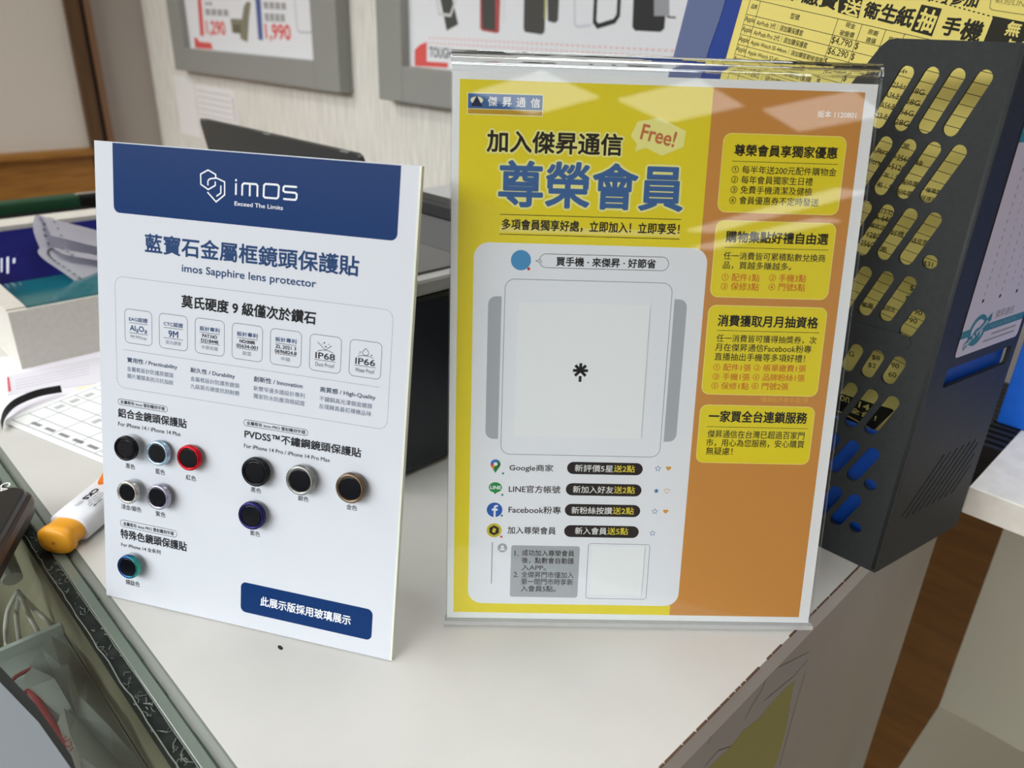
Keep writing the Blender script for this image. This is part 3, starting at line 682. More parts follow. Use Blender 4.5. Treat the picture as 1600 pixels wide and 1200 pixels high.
boxes = [((195, 481.5), (238, 488), (237, 541), (195.5, 534.5)), ((249, 489), (293, 494.7), (293, 549), (249, 542.7)), ((305, 496), (351, 502), (350, 557), (305, 551)), ((363, 504), (410.5, 510.5), (409.5, 566), (362.5, 559.5)),
         ((423, 513), (471.5, 518.7), (470, 575), (422, 568)), ((485, 521.5), (534, 527.6), (531.7, 584), (483, 577.7)), ((547.5, 530), (597, 536), (594.6, 593), (545, 586.5))]
words = [('EAG認證', 'Al₂O₃', '99.99%up'), ('CTC認證', '9M', '莫氏硬度'), ('設計專利', 'PAT.NO|D218448', '中華民國'), ('設計專利', 'NO:0088|05634-001', '歐盟'), ('設計專利', 'ZL 2021 3|0696824.8', '中國'), (None, 'IP68', 'Dust Proof'), (None, 'IP66', 'Water Proof')]
for q, (a, b, c) in zip(boxes, words):
    R = S.rect4(*q); S.rline(R, 0.0025, 0.0003, LNE, 1); bw, bh = R[2] - R[0], R[3] - R[1]; cx = (R[0] + R[2]) / 2
    bx = lambda s, wf, f0, hf, m=NTX, bo=0.015: S.text_st(s, cx - wf * bw / 2, R[1] + f0 * bh, wf * bw, hf * bh, m, bo, 2, 0, 6)
    ln = lambda f: S.poly(rr_pts(cx - bw * .34, R[1] + f * bh, cx + bw * .34, R[1] + f * bh + 0.00025, 0), INK, 2)
    cw = {4: 0.56, 2: 0.28, 8: 0.6, 10: 0.62, 11: 0.72}
    bx(c, 0.6 if len(c) > 4 else cw[len(c)], 0.13, 0.115, SLT if c[0] not in 'DW' else INK, 0.0)
    ln(0.30)
    if a: bx(a, 0.68, 0.655, 0.125, NTX, 0.025); ln(0.60)
    if '|' in b:
        u, v = b.split('|'); bx(u, 0.5 if len(u) < 9 else 0.66, 0.47, 0.095, INK, 0.05); bx(v, 0.58 if len(v) < 8 else 0.7, 0.335, 0.095, INK, 0.05)
    else: bx(b, 0.62 if len(b) > 3 else 0.34, 0.345, 0.19 if a else 0.17, NTX if a else INK, 0.03)
    if not a:
        arc = [(cx + f * bw, R[1] + bh * (0.60 - 2.4 * f * f * 0.35)) for f in [i / 8 * 0.5 - 0.25 for i in range(9)]]; S.stroke(arc, 0.00028, INK, 2)
        if b == 'IP68':
            S.stroke([(cx - .26 * bw, R[1] + .80 * bh), (cx, R[1] + .605 * bh), (cx + .17 * bw, R[1] + .72 * bh)], 0.00028, INK, 2)
            for dx, dy, r in ((-.04, .80, .00042), (.01, .70, .00042), (.1, .77, .00025), (-.1, .76, .0002), (.17, .73, .0003)): S.circle((cx + dx * bw, R[1] + dy * bh), r, INK, 2, 10)
        else:
            D = [(cx, R[1] + .80 * bh)] + [(cx + .1 * bw * math.sin(t_), R[1] + bh * (.68 + .075 * math.cos(t_))) for t_ in [0.7 + i * (2 * math.pi - 1.4) / 10 for i in range(11)]]
            S.stroke(D, 0.00028, INK, 2, True)
            S.circle((cx + .19 * bw, R[1] + .63 * bh), .0005, INK, 2, 10, .0003); S.circle((cx - .17 * bw, R[1] + .68 * bh), .00035, INK, 2, 10); S.circle((cx - .2 * bw, R[1] + .63 * bh), .00025, INK, 2, 10)
for s, *a in (('實用性 / Practicability', 199, 567, 277, 578.5, 9), ('耐久性 / Durability', 298, 583.5, 367, 592.5, 9), ('創新性 / Innovation', 396.5, 596.2, 472.7, 607, 8.6), ('高質感 / High-Quality', 500, 613.4, 586.7, 626.2, 9.5)): S.text(s, *a, ink(56, 70, 92), 0.022, 2, 6)
for s, *a in (('金屬框設計防護原鏡頭', 198.7, 580, 271, 590, 7.6), ('鏡片鍍膜高抗污抗指紋', 198.9, 591, 271, 601.6, 7.6), ('金屬框設計防護原鏡頭', 297.7, 595.2, 374, 606.6, 7.6), ('九級莫氏硬度抗刮耐磨', 297.7, 607, 374, 618.3, 7.6),
              ('新雙窄邊多國設計專利', 396.2, 610.4, 476, 622, 7.8), ('獨家防水防塵頂規認證', 396, 622.4, 476, 634.2, 7.8), ('不鏽鋼高光澤鏡面鍍膜', 499, 626.8, 581.5, 638.4, 8), ('反璞歸真最初裸機品味', 498.6, 639, 580, 650, 8)): S.text(s, *a, SLT, 0.004, 2, 4)
for q, s, *a in ((((184.7, 622.8), (261.8, 634.8), (261.8, 644), (184.7, 632)), '金屬框有 imos 雷射雕刻字樣', 188.5, 630.8, 257.5, 641, 5.6), (((381, 656.2), (481, 670.6), (481, 680.6), (381, 665.2)), '金屬框有 imos PRO 雷射雕刻字樣', 385.5, 664, 477, 678, 5.8), (((188.2, 813), (276.5, 828), (276.5, 839), (188.2, 823)), '金屬框有 imos PRO 雷射雕刻字樣', 192.7, 821.4, 271.7, 836.2, 6)):
    R = S.rect4(*q); S.rline(R, (R[3] - R[1]) / 2 - 1e-5, 0.00026, INK, 1); S.text(s, *a, INK, 0.02, 2, 6)
for s, *a in (('鋁合金鏡頭保護貼', 184.8, 652, 291.7, 668.6, 14), ('PVDSS™不鏽鋼鏡頭保護貼', 382.3, 684.6, 564, 714.4, 14), ('特殊色鏡頭保護貼', 189, 841, 291.8, 860.6, 14)): S.text(s, *a, INK, 0.03, 2)
for s, *a in (('For iPhone 14 / iPhone 14 Plus', 185, 665.4, 282, 681, 6), ('For iPhone 14 Pro / iPhone 14 Pro Max', 381.4, 699.6, 515.5, 721.6, 6), ('For iPhone 14 全系列', 189.7, 853.4, 250.7, 866, 6.4)): S.text(s, *a, INK, 0.022, 2, 6)
for s, *a in (('黑色', 196.6, 731.6, 211, 733.6, 8), ('藍色', 243, 740, 257.8, 742, 8), ('紅色', 290.6, 749.6, 306.4, 751.6, 8), ('淺金/銀色', 189.7, 796, 221, 799.6, 8), ('紫色', 243.4, 806.2, 258.6, 808.6, 8), ('燒鈦色', 196.8, 913.4, 218.4, 916.6, 8), ('黑色', 392, 768.6, 407.8, 771, 8), ('銀色', 465.6, 781.8, 482, 784.4, 8), ('金色', 541.2, 795.4, 557.8, 798, 8), ('紫色', 390.8, 836.4, 406.2, 838.6, 8)): S.text(s, *a, ink(60, 60, 62), 0.015, 2, 6)
R = S.rect4((376.5, 909.4), (583, 952), (580, 1000.6), (376, 955.3)); S.rrect(R, 0.0032, NVY, 1)
S.text('此展示版採用玻璃展示', 407, 947, 547.5, 976, 14.6, LG, 0.02, 2)
S.build('printed_board', board)
# tinted polished edge strip and the strut behind
edge = mat('milky_edge', rgb(228, 232, 218), 0.2)
local_box(S, 'polished_edge', (BW, 0, BW + 0.0012, BH), -0.0032, 0, edge, board)
fb = S.P(0.05, 0.17, -0.0033); ft = S.P(0.05, 0.0, -0.06); ft.z = 0.0008
v = (ft - fb); v.normalize(); n_ = bux.cross(v).normalized() * 0.002
prism_obj('rear_strut', [fb, ft, ft + n_, fb + n_], bux * 0.08, clear_mat('clear_acrylic'), board)
# the ten lens protectors
glass_dark = mat('lens_glass', rgb(10, 12, 18), 0.15, spec=0.25)
def ring_metal(name, c, rough=0.25, metal=0.85): return mat(name, rgb(*c), rough, metal)
rings = [((194.4, 701.5), .0070, (28, 28, 30), 'black', .0048), ((244.6, 709), .0070, (168, 194, 214), 'light blue', .0022), ((293.5, 716.4), .0071, (196, 26, 40), 'red', .0022), ((197.8, 770.2), .0066, (196, 192, 184), 'pale silver', .0042), ((245.2, 777.8), .0072, (176, 172, 190), 'lilac silver', .0030),
         ((199, 887), .0070, (40, 86, 130), 'blue-green titanium', .0036), ((397.4, 738.6), .0080, (36, 38, 40), 'large black', .0024), ((467.6, 751.6), .0081, (150, 150, 146), 'large silver', .0030), ((546, 764), .0081, (116, 98, 80), 'large bronze', .0024), ((391.6, 807), .0078, (44, 38, 92), 'large dark purple', .0028)]
puck = clear_mat('clear_acrylic')
for i, (px, r, colr, nm, hb) in enumerate(rings):
    T = Surf(S.P(0, 0, hb + 0.0030), bux, buy); c = T.st(*px)
    mw = S.mtx() @ Matrix.Translation((c[0], c[1], 0.0001))
    rm = ring_metal('ring_' + nm.replace(' ', '_'), colr)
    if nm.startswith('blue-green'):
        nt = rm.node_tree; bs = nt.nodes['Principled BSDF']; lw_ = nt.nodes.new('ShaderNodeTexCoord'); gr_ = nt.nodes.new('ShaderNodeTexGradient'); mp_ = nt.nodes.new('ShaderNodeMapping'); cr_ = nt.nodes.new('ShaderNodeValToRGB')
        mp_.inputs['Location'].default_value = (0.5, 0.5, 0); mp_.inputs['Scale'].default_value = (60, 40, 1)
        cr_.color_ramp.elements[0].color = rgb(44, 44, 120); cr_.color_ramp.elements[1].color = rgb(70, 180, 150); e_ = cr_.color_ramp.elements.new(0.5); e_.color = rgb(40, 90, 140)
        nt.links.new(lw_.outputs['Object'], mp_.inputs[0]); nt.links.new(mp_.outputs[0], gr_.inputs[0]); nt.links.new(gr_.outputs[0], cr_.inputs[0]); nt.links.new(cr_.outputs[0], bs.inputs['Base Color'])
    bm = bmesh.new(); h = hb
    ri = r * 0.76
    add_lathe(bm, [(r * 0.97, h), (r * 1.0, h + .0004), (r * 1.0, h + .0011), (r * .965, h + .0013), (r * .965, h + .0016), (r * .985, h + .0018), (r * .985, h + .0024), (r * .95, h + .0029), (r * .86, h + .0030), (ri, h + .0027), (ri, h + .0004)], 56, closed=True)
    bmesh.ops.recalc_face_normals(bm, faces=bm.faces)
    o = mesh_obj('lens_protector', bm, rm, board, smooth=True, mw=mw); o['label'] = nm + ' metal-framed lens protector'
    bm = bmesh.new(); add_lathe(bm, [(0, h + .0006), (ri, h + .0006), (ri, h + .0024), (ri * .93, h + .0026), (0, h + .0026)], 48); bmesh.ops.recalc_face_normals(bm, faces=bm.faces)
    mesh_obj('lens_glass', bm, glass_dark, o, mw=mw)
    bm = bmesh.new(); add_lathe(bm, [(0, 0), (r * 0.94, 0), (r * 0.96, .0004), (r * 0.96, h - .0003), (r * .93, h), (0, h)], 48); bmesh.ops.recalc_face_normals(bm, faces=bm.faces)
    mesh_obj('clear_mount', bm, puck, o, mw=mw)

# ------------------------------------------------------------------ grey magazine file with price sheets
GP = noise_mat('grey_file_plastic', rgb(50, 53, 53), rgb(54, 57, 57), (1, 1, 1), 300, 0.5, 2, spec=0.18)
mfile = thing('magazine_file', 'grey plastic magazine file with slanted slots at the counter corner', 'magazine file', (0.50, 0.25, 0.0005))
YA = 0.1135; YE = 0.40
def cap(p, q, r, n=8):
    """capsule outline between two points, clockwise"""
    p, q = Vector(p), Vector(q); d = q - p
    if d.length < 1e-6: return [(p.x + r * math.cos(-a), p.y + r * math.sin(-a)) for a in [k / 16 * 2 * math.pi for k in range(16)]]
    a0 = math.atan2(d.y, d.x); out = []
    for c, s in ((q, a0 + math.pi / 2), (p, a0 + 1.5 * math.pi)):
        for k in range(n + 1):
            a = s - k / n * math.pi; out.append((c.x + r * math.cos(a), c.y + r * math.sin(a)))
    return out
# wide side, drawn in (u, z) with u = YE - y so that its outer face looks towards -x
out = [(YA, 0.0), (YE, 0.0), (YE, 0.13), (0.345, 0.15), (0.300, 0.175), (0.262, 0.205), (0.230, 0.240), (0.206, 0.270), (0.193, 0.2895), (0.1815, 0.3085), (0.178, 0.3118), (0.174, 0.3125), (YA, 0.3125)]
rows = [((.1279, .2960), (.1370, .2712), 12), ((.1304, .2600), (.1400, .2365), 11), ((.1336, .2246), (.1426, .2014), 10), ((.1377, .1881), (.1455, .1669), 9), ((.1322, .1412), (.1356, .1300), 12), ((.1299, .1164), (.1380, .0950), 14), ((.1330, .0800), (.1415, .0604), 14), ((.1363, .0446), (.1446, .0245), 14)]
def top_z(y):
    P = [(YA, .3125), (.174, .3125), (.193, .2895), (.206, .27), (.23, .24), (.262, .205), (.30, .175), (.345, .15), (YE, .13)]
    for a, b in zip(P, P[1:]):
        if a[0] <= y <= b[0]: return a[1] + (b[1] - a[1]) * (y - a[0]) / (b[0] - a[0])
    return 0
slots = []
for p, q, n in rows:
    for k in range(n):
        a = (p[0] + .0125 * k, p[1]); b = (q[0] + .0125 * k, q[1])
        if b[0] > YE - .012 or a[1] > top_z(a[0] + .004) - .009: continue
        slots.append((a, b))
slots += [((.1300, .2020), (.1300, .2020)), ((.1301, .0587), (.1301, .0587)), ((.1321, .0256), (.1321, .0256)), ((.1288, .1708), (.1326, .1608))]
def wide_plate(name, xo):
    ol = [[(-y, z) for y, z in out][::-1]] + [cap((-a[0], a[1]), (-b[0], b[1]), .0040) for a, b in slots]
    me = plate_mesh(ol, 0.0025)
    mw = Matrix(((0, 0, -1, xo), (-1, 0, 0, 0), (0, 1, 0, 0.0005), (0, 0, 0, 1)))   # local x = -y, local y = z, local z = -x
    return me_obj(name, me, GP, mfile, mw)
wide_plate('slotted_side', 0.4555); wide_plate('slotted_side', 0.5512)
bm = bmesh.new(); add_prism(bm, [(.4532, y, z) for y, z in rr_pts(.1285, .1500, .30, .1590, .0044)], (-.0008, 0, 0)); mesh_obj('raised_bar', bm, GP, mfile)   # bar pressed into the slotted side
# spine, with window, vents and label
e0 = Vector((.4530, .1135, .0005)); e1 = Vector((.5512, .0955, .0005)); eu = (e1 - e0).normalized()
ES = Surf(e0, eu, (0, 0, 1)); EL = (e1 - e0).length
spine = [rr_pts(0, 0, EL, .312, .003)[::1]]
holes = [rr_pts(.0175, .1272, .0935, .1395, .002)[::-1]]
for k in range(9):
    f = k / 8; L0 = (.0146 + .0085 * max(0, k - 2) , .0345 if k >= 2 else .0345 + (2 - k) * .013); L1 = (.0895 if k >= 5 else .0895 - (5 - k) * .0085, .0752)
    x0 = .016 + k * .0078; a = (x0 - .004 , .036); b = (x0 + .030, .0735)
    a = (max(a[0], .0145), .036 + max(0, .0145 - a[0]) * 1.2); 
    if b[0] > .0895: b = (.0895, .0735 - (b[0] - .0895) * 1.1)
    holes.append(cap(a, b, .0011))
me = plate_mesh(spine + holes, 0.0025)
SM = ES.mtx() @ Matrix.Translation((0, 0, -.0025))
me_obj('spine', me, GP, mfile, SM)
ed = bmesh.new(); add_tube(ed, [e0 + Vector((.0019, .0018, .002)), e0 + Vector((.0019, .0018, .3110))], .0022, 12)
mesh_obj('corner_rib', ed, GP, mfile, smooth=True)
box_obj('bottom', .4555, .5487, .116, YE, .0005, .0030, GP, mfile); box_obj('short_end', .4555, .5487, YE - .0025, YE, .0030, .128, GP, mfile)
# spine label
LS = Surf(e0 + ES.n * 0.0003, eu, (0, 0, 1))
LP = ink(206, 202, 204, 0.3)
LS.rrect((.0207, .1457, .0945, .2760), .003, LP, 1)
LS.poly(rr_pts(.0207, .2760 - .010, .0945, .2760 - .001, 0), ink(50, 130, 150), 2)
for y in (.0345, .0445, .054, .064, .074, .084):
    big = y in (.0345, .054, .074)
    LS.dashes([(y, .262), (y, .1800 if big else .1845)], .0022, .0024, .0005, ink(70, 68, 70) if big else ink(140, 136, 138), 2)
    if big: LS.circle((y, .1785), .0012, ink(50, 48, 50), 2, 12)
TQ = ink(62, 128, 146)
LS.poly([(.0207, .1573), (.0945, .1573), (.0945, .1622), (.0207, .1622)], TQ, 2)
LS.circle((.0385, .1600), .0098, TQ, 3, 32); LS.circle((.0385, .1600), .0068, LP, 4, 32); LS.circle((.0385, .1570), .0046, TQ, 5, 20)
LS.poly([(.0265, .1535), (.0275, .1490), (.0520, .1640), (.0510, .1690)], TQ, 6); LS.text_st('Plain & Smooth', .0285, .1505, .024, .0028, LP, 0.04, 7, 0.55, 6)
LS.text_st('傑昇通信', .056, .1640, .022, .0052, ink(130, 128, 130), 0, 3); LS.text_st('PLAIN & SMOOTH', .054, .1584, .030, .0026, ink(120, 160, 172), 0, 4)
for z, y0 in ((.1535, .058), (.1500, .050)): LS.poly(rr_pts(y0, z, .088, z + .0012, 0), ink(150, 148, 150), 3)
LS.build('spine_label', mfile)['label'] = 'white label with dashed lines and a round teal badge'

# ------------------------------------------------------------------ blue folder and the yellow price sheets standing in the file
def leaning(X, px, ang):
    o = onx(px[0], px[1], X); a = math.radians(ang)
    ux = Vector((0, -math.cos(a), -math.sin(a))); uy = Vector((0, -math.sin(a), math.cos(a)))
    return Surf(o, ux, uy)
XS = 0.500
Y_ = leaning(XS, (1160, 0), 10.0)
YP = ink(216, 200, 112, 0.7); YK = ink(38, 36, 26)
zb = .090; top = .075
hgt = (Y_.o.z - zb) / math.cos(math.radians(10)) - 0.016
SWd = 0.197
Y_.slab((0, -hgt, SWd, top), 0.0006, YP)   # the sheet
Lw = 0.00035
def hline(t, s0, s1, w=Lw): Y_.poly(rr_pts(s0, t - w / 2, s1, t + w / 2, 0), YK, 1)
def vline(s, t0, t1, w=Lw): Y_.poly(rr_pts(s - w / 2, t0, s + w / 2, t1, 0), YK, 1)
q0 = lambda x, y: Y_.st(x, y)
s_l = q0(1166, 22)[0]; s_m = q0(1181.5, 26)[0]; s_c = q0(1306, 40)[0]; s_d = q0(1343, 50)[0]; s_e = q0(1380, 58)[0]; s_f = q0(1411, 60)[0]
t_h = (q0(1190, -1)[1] + q0(1338, 39)[1]) / 2; t1 = (q0(1170, 23)[1] + q0(1302, 55)[1]) / 2; t2 = (q0(1161, 36.5)[1] + q0(1296, 73)[1]) / 2
pit = t1 - t2
hline(t_h, s_l, SWd - .006)
rows_t = [t1 - k * pit for k in range(int((t1 + hgt - .045) / pit))]
for t_ in rows_t: hline(t_, s_l, SWd - .006)
for s_ in (s_l, s_m, s_c, s_d, s_e, s_f): vline(s_, rows_t[-1], t_h if s_ in (s_l, s_m, s_c, s_d, s_e, s_f) else t1)
vline(SWd - .006, rows_t[-1], t_h)
def row_text(k, col0, col1, s, fill=0.9, hf=0.62):
    t0 = rows_t[k] - pit + pit * 0.2; w = (col1 - col0)
    Y_.text_st(s, col0 + w * 0.03, t0, w * fill, pit * hf, YK, 0.01, 2, 0, 6)
names = ['AirPods 3代｜須加購保護套', 'AirPods Pro 2代｜須加購保護套', 'Apple Watch SE-44mm｜須加購堅韌修復膜', 'Apple Watch S7-45mm｜須加購堅韌修復膜', '14-128G｜須加購堅韌修復膜', '14-128G｜須加購堅韌修復膜']
fl = [0.62, 0.72, 0.96, 0.97, 0.9, 0.9]; prices = ['$4,790', '$6,290']
for k, nm in enumerate(names):
    row_text(k, s_l, s_m, 'Apple', 0.94, 0.66); row_text(k, s_m, s_c, nm, fl[k])
    if k < 2: row_text(k, s_c, s_d, prices[k], 0.85, 0.72)
    else: row_text(k, s_c, s_d, '$', 0.12, 0.7)
    row_text(k, s_d, s_e, '$', 0.13, 0.7)
tx = lambda s, *a, b=0.012: Y_.textr(s, *a, YK, b, 2, 6)
tx('品牌', 1173, 13, 1182, 15, 8); tx('型號', 1234, 29, 1248, 32, 9.5)
tx('現金', 1320, 42, 1335, 46, 9); tx('破盤價', 1311, 55, 1333, 60, 9.5); tx('原廠', 1355, 53, 1371, 57, 9); tx('建議', 1352, 66, 1367, 69, 9); tx('官網', 1387, 65, 1402, 68, 9)
# big heading
big = lambda s, *a, m=YK, b=0.036, L=3: Y_.textr(s, *a, m, b, L, 10)
big('早繳費', 1226, -2, 1304, 15.5, 24)
for ch, quad, a in (('送', [(1312, -10), (1349, -4), (1341, 28.5), (1309, 19.5)], (1314, 20, 1339, 27, 26)), ('抽', [(1440, 7), (1472, 13.5), (1456, 57), (1423, 48)], (1429, 45, 1454, 51, 36))):
    Y_.ppoly(quad, YK, 2); big(ch, *a, m=YP, b=0.03)
big('衛', 1347, 26, 1369, 31, 26); big('生', 1372, 31, 1395, 37, 29); big('紙', 1396, 37, 1421, 43.5, 31); big('手', 1469, 53, 1494, 58, 30); big('機', 1497, 60, 1527, 67, 34)
big('即可參加', 1440, 0, 1525, 12, 24)
a_, b_ = q0(1455, 0), q0(1552, 22); Y_.dashes([a_, (SWd - .003, a_[1] - (SWd - .003 - a_[0]) * .06)], .0013, .0013, .0006, YK, 2)
Y_.ppoly([(1552.5, 25), (1640, 42), (1640, 90), (1534, 72)], YK, 3); Y_.textr('無', 1569, 54.5, 1590, 58, 23, YP, 0.03, 5, 8); Y_.textr('卡分期', 1562, 78, 1630, 90, 20, YP, 0.03, 5, 8)
Y_.pstroke([(1550, -12), (1546.5, 12), (1550, 15.5), (1640, 29)], .0005, ink(150, 138, 70), 2); Y_.textr('歡迎LINE', 1554, 4, 1606, 13, 12, ink(130, 120, 64), 0.0, 3, 6)
# scraps of the table readable through the slots
for s, x, y, w, h in (('A14-4+', 1392, 112, 24, 9), ('A23-6+', 1388, 135, 26, 9), ('A34-8+', 1382, 151, 26, 9), ('A54-8+', 1375, 167, 26, 9), ('S23-8+', 1364, 183, 26, 9), ('128G', 1418, 144, 25, 9), ('128G', 1410, 161, 26, 9), ('256G', 1400, 177, 26, 9), ('128G', 1393, 193, 26, 9),
                      ('Ultra-', 1364, 238, 27, 9), ('Ultra-', 1352, 254, 27, 9), ('黑', 1409, 232, 11, 9), ('+256G', 1395, 249, 28, 9), ('+512G', 1386, 263, 28, 9), ('灰｜登', 1380, 277, 26, 9), ('藍｜登', 1370, 292, 26, 9), ('配件購', 1409, 288, 24, 9), ('配件購', 1400, 303, 24, 9), ('綠', 1430, 258, 11, 9), ('螢幕變', 1446, 300, 24, 8), ('保護貼', 1438, 312, 24, 8),
                      ('A13-32G', 1370, 332, 30, 8), ('A-64G', 1366, 343, 28, 9), ('購就送', 1358, 355, 24, 8), ('+128G', 1347, 369, 28, 9), ('+256G', 1338, 382, 28, 9), ('好禮！', 1391, 367, 24, 9), ('黑', 1374, 393, 11, 9), ('送皮套', 1423, 379, 26, 9), ('$31,2', 1442, 416, 24, 9),
                      ('$1', 1421, 454, 10, 9), ('$5', 1414, 470, 10, 9), ('1,790', 1414, 489, 26, 9), ('1,790', 1406, 502, 26, 9), ('螢幕', 1346, 479, 18, 8), ('購就送', 1376, 484, 22, 8), ('$8', 1362, 562, 12, 8), ('$2', 1356, 574, 12, 8), ('90', 1392, 574, 12, 8), ('60', 1388, 588, 12, 8), ('G', 1326, 556, 8, 8)):
    Y_.textr(s, x, y, x + w, y + w * .2, h, YK, 0.008, 2, 6)
Y_.ppoly([(1290, 606), (1318, 616), (1366, 631), (1394, 639), (1397, 642), (1366, 672), (1340, 657), (1316, 644), (1290, 636)], YK, 3)
Y_.textr('on', 1312, 625, 1326, 630, 9, YP, 0.02, 5); Y_.textr('14', 1341, 636, 1357, 642, 10, YP, 0.02, 5); Y_.textr('全台！', 1326, 643, 1368, 658, 9, YP, 0.02, 5)
tag(Y_.build('price_sheet_yellow'), 'yellow price list with black table rows standing crooked in the grey magazine file', 'price list')
B_ = leaning(0.514, (1075, 0), 10.5)
FB = mat('blue_folder', rgb(24, 58, 140), 0.4)
t = thing('blue_folder', 'blue folder with a clear sleeve standing behind the yellow price list', 'folder', (0.514, 0.25, 0.004))
hb_ = B_.o.z - 0.008
B_.slab((0, -0.27, 0.20, 0.03), 0.002, FB)
B_.build('folder_cover', t)
C_ = Surf(B_.P(0, 0, .0006), B_.ux, B_.uy)
sl = [C_.st(1075, 0), C_.st(1133, 0), C_.st(1127, 22), C_.st(1119, 45), C_.st(1108, 75), C_.st(1098, 110)]
C_.poly([(0.0, 0.029)] + [(0.0, -.14)] + [(sl[5][0] , -.14)] + sl[:0:-1] + [(sl[1][0] + .004, 0.029)], film_mat('clear_sleeve_film', rgb(150, 160, 186), 0.42, 0.25), 1)
C_.build('clear_sleeve', t)
# blue cards low in the file, seen through the lowest slots and the spine window
bm = bmesh.new(); add_box(bm, .470, .4735, .1250, .36, .0035, .0865)
p0 = e0 + eu * .006 - ES.n * .0050; p1 = e0 + eu * .0965 - ES.n * .0050; p0.z = p1.z = .0035
add_prism(bm, [p0, p1, p1 + Vector((0, 0, .155)), p0 + Vector((0, 0, .155))], -ES.n * .0015)
tag(mesh_obj('blue_leaflet', bm, mat('blue_leaflet_paper', rgb(16, 84, 190), 0.5)), 'deep blue leaflet low inside the grey magazine file, seen through its bottom slots', 'leaflet')

# ------------------------------------------------------------------ black printer between the two signs
dkbody = mat('dark_navy_plastic', rgb(34, 40, 48), 0.35); dktop = mat('dark_grey_top', rgb(98, 98, 98), 0.5); ltgrey = mat('light_grey_edge', rgb(176, 178, 176), 0.4)
pr = thing('black_printer', 'dark box printer with a grey top on the counter between the two signs', 'printer', (0.44, 0.55, 0))
box_obj('body', 0.272, 0.62, 0.405, 0.66, 0.003, 0.140, dkbody, pr, 0.004)
bm = bmesh.new(); add_box(bm, 0.270, 0.622, 0.4035, 0.662, 0.140, 0.1525, 0, 0.003)
mesh_obj('top_rim', bm, ltgrey, pr)
bm = bmesh.new(); add_box(bm, 0.280, 0.438, 0.413, 0.655, 0.1525, 0.1545)
for k in range(26): add_box(bm, 0.372 + k * 0.0024, 0.3732 + k * 0.0024, 0.42, 0.65, 0.1545, 0.1555)
mesh_obj('top_cover', bm, dktop, pr)
box_obj('rear_ridge', 0.439, 0.462, 0.413, 0.655, 0.1525, 0.168, mat('black_matte', rgb(36, 36, 36), 0.6), pr, 0.003)
for px in ((.285, .415), (.60, .415), (.285, .645), (.60, .645)): box_obj('foot', px[0], px[0] + .012, px[1], px[1] + .008, 0, 0.004, black, pr)
# ------------------------------------------------------------------ laptop seen from behind
lp = thing('laptop', 'open dark laptop behind the white display board, only its lid edge showing', 'laptop', (0.55, 0.88, 0))
dklid = mat('dark_laptop_lid', rgb(50, 49, 47), 0.45)
S = Surf((0.500, 1.069, 0.016), (0, -1, 0), Vector((-0.030, 0, 0.172)))
me = plate_mesh([rr_pts(0, 0, 0.376, 0.1745, 0.008)], 0.006)
me_obj('lid', me, dklid, lp, S.mtx())
for s_ in (.004, .175, .34): local_box(S, 'bumper', (s_, .1735, s_ + .016, .1752), 0.002, 0.0066, mat('grey_rubber', rgb(110, 110, 106), 0.7), lp, .0004)
box_obj('base', 0.500, 0.66, 0.693, 1.069, 0.0, 0.016, dklid, lp, 0.003)
# ------------------------------------------------------------------ dot matrix printer with the teal window
beige = noise_mat('beige_printer_plastic', rgb(212, 208, 198), rgb(206, 202, 192), (1, 1, 1), 200, 0.5, 2); navyin = mat('navy_inside', rgb(1, 6, 84), 0.45, spec=0.2)
dm = thing('receipt_printer', 'beige dot matrix printer with a teal see-through cover and curling paper', 'printer', (0.28, 0.95, 0))
bm = bmesh.new()
add_box(bm, .1435, .44, .800, .806, 0, .0575)                      # front wall
add_box(bm, .1435, .1600, .806, 1.10, 0, .0590)                    # left wall
add_box(bm, .44, .45, .800, 1.10, 0, .059)
add_box(bm, .1435, .45, 1.06, 1.10, 0, .079); add_box(bm, .16, .44, .806, 1.06, 0, .010)
mesh_obj('housing', bm, beige, dm)
prism_obj('inner_tray', [(.1605, .82, .012), (.1605, 1.058, .0125), (.1605, 1.058, .074), (.1605, 1.00, .055), (.1605, .93, .036), (.1605, .82, .028)], (.279, 0, 0), navyin, dm)
teal = film_mat('teal_window', rgb(0, 120, 128), 0.62, 0.08)
prism_obj('teal_cover', [(.1605, .8035, .0575), (.1605, .935, .0445), (.1605, .935, .0465), (.1605, .8035, .0595)], (.279, 0, 0), teal, dm)
S = Surf((.162, .93, .0363), (1, 0, 0), Vector((0, .07, .019))); WT = ink(190, 196, 214)
for x0, x1, y0, y1 in ((0, 5, 376, 386), (8, 16, 371, 380), (-2, 27, 389, 399), (10, 14, 402, 428), (1, 4, 404, 426), (11, 15, 381, 387), (20, 24, 404, 412)):
    S.ppoly([(x0, y1), (x1, y1 - 1), (x1, y0 - 1), (x0, y0)], WT, 3)
o = S.build('printed_label', dm)
pw = mat('white_paper', rgb(226, 224, 232), 0.6); pk = ink(220, 170, 196)
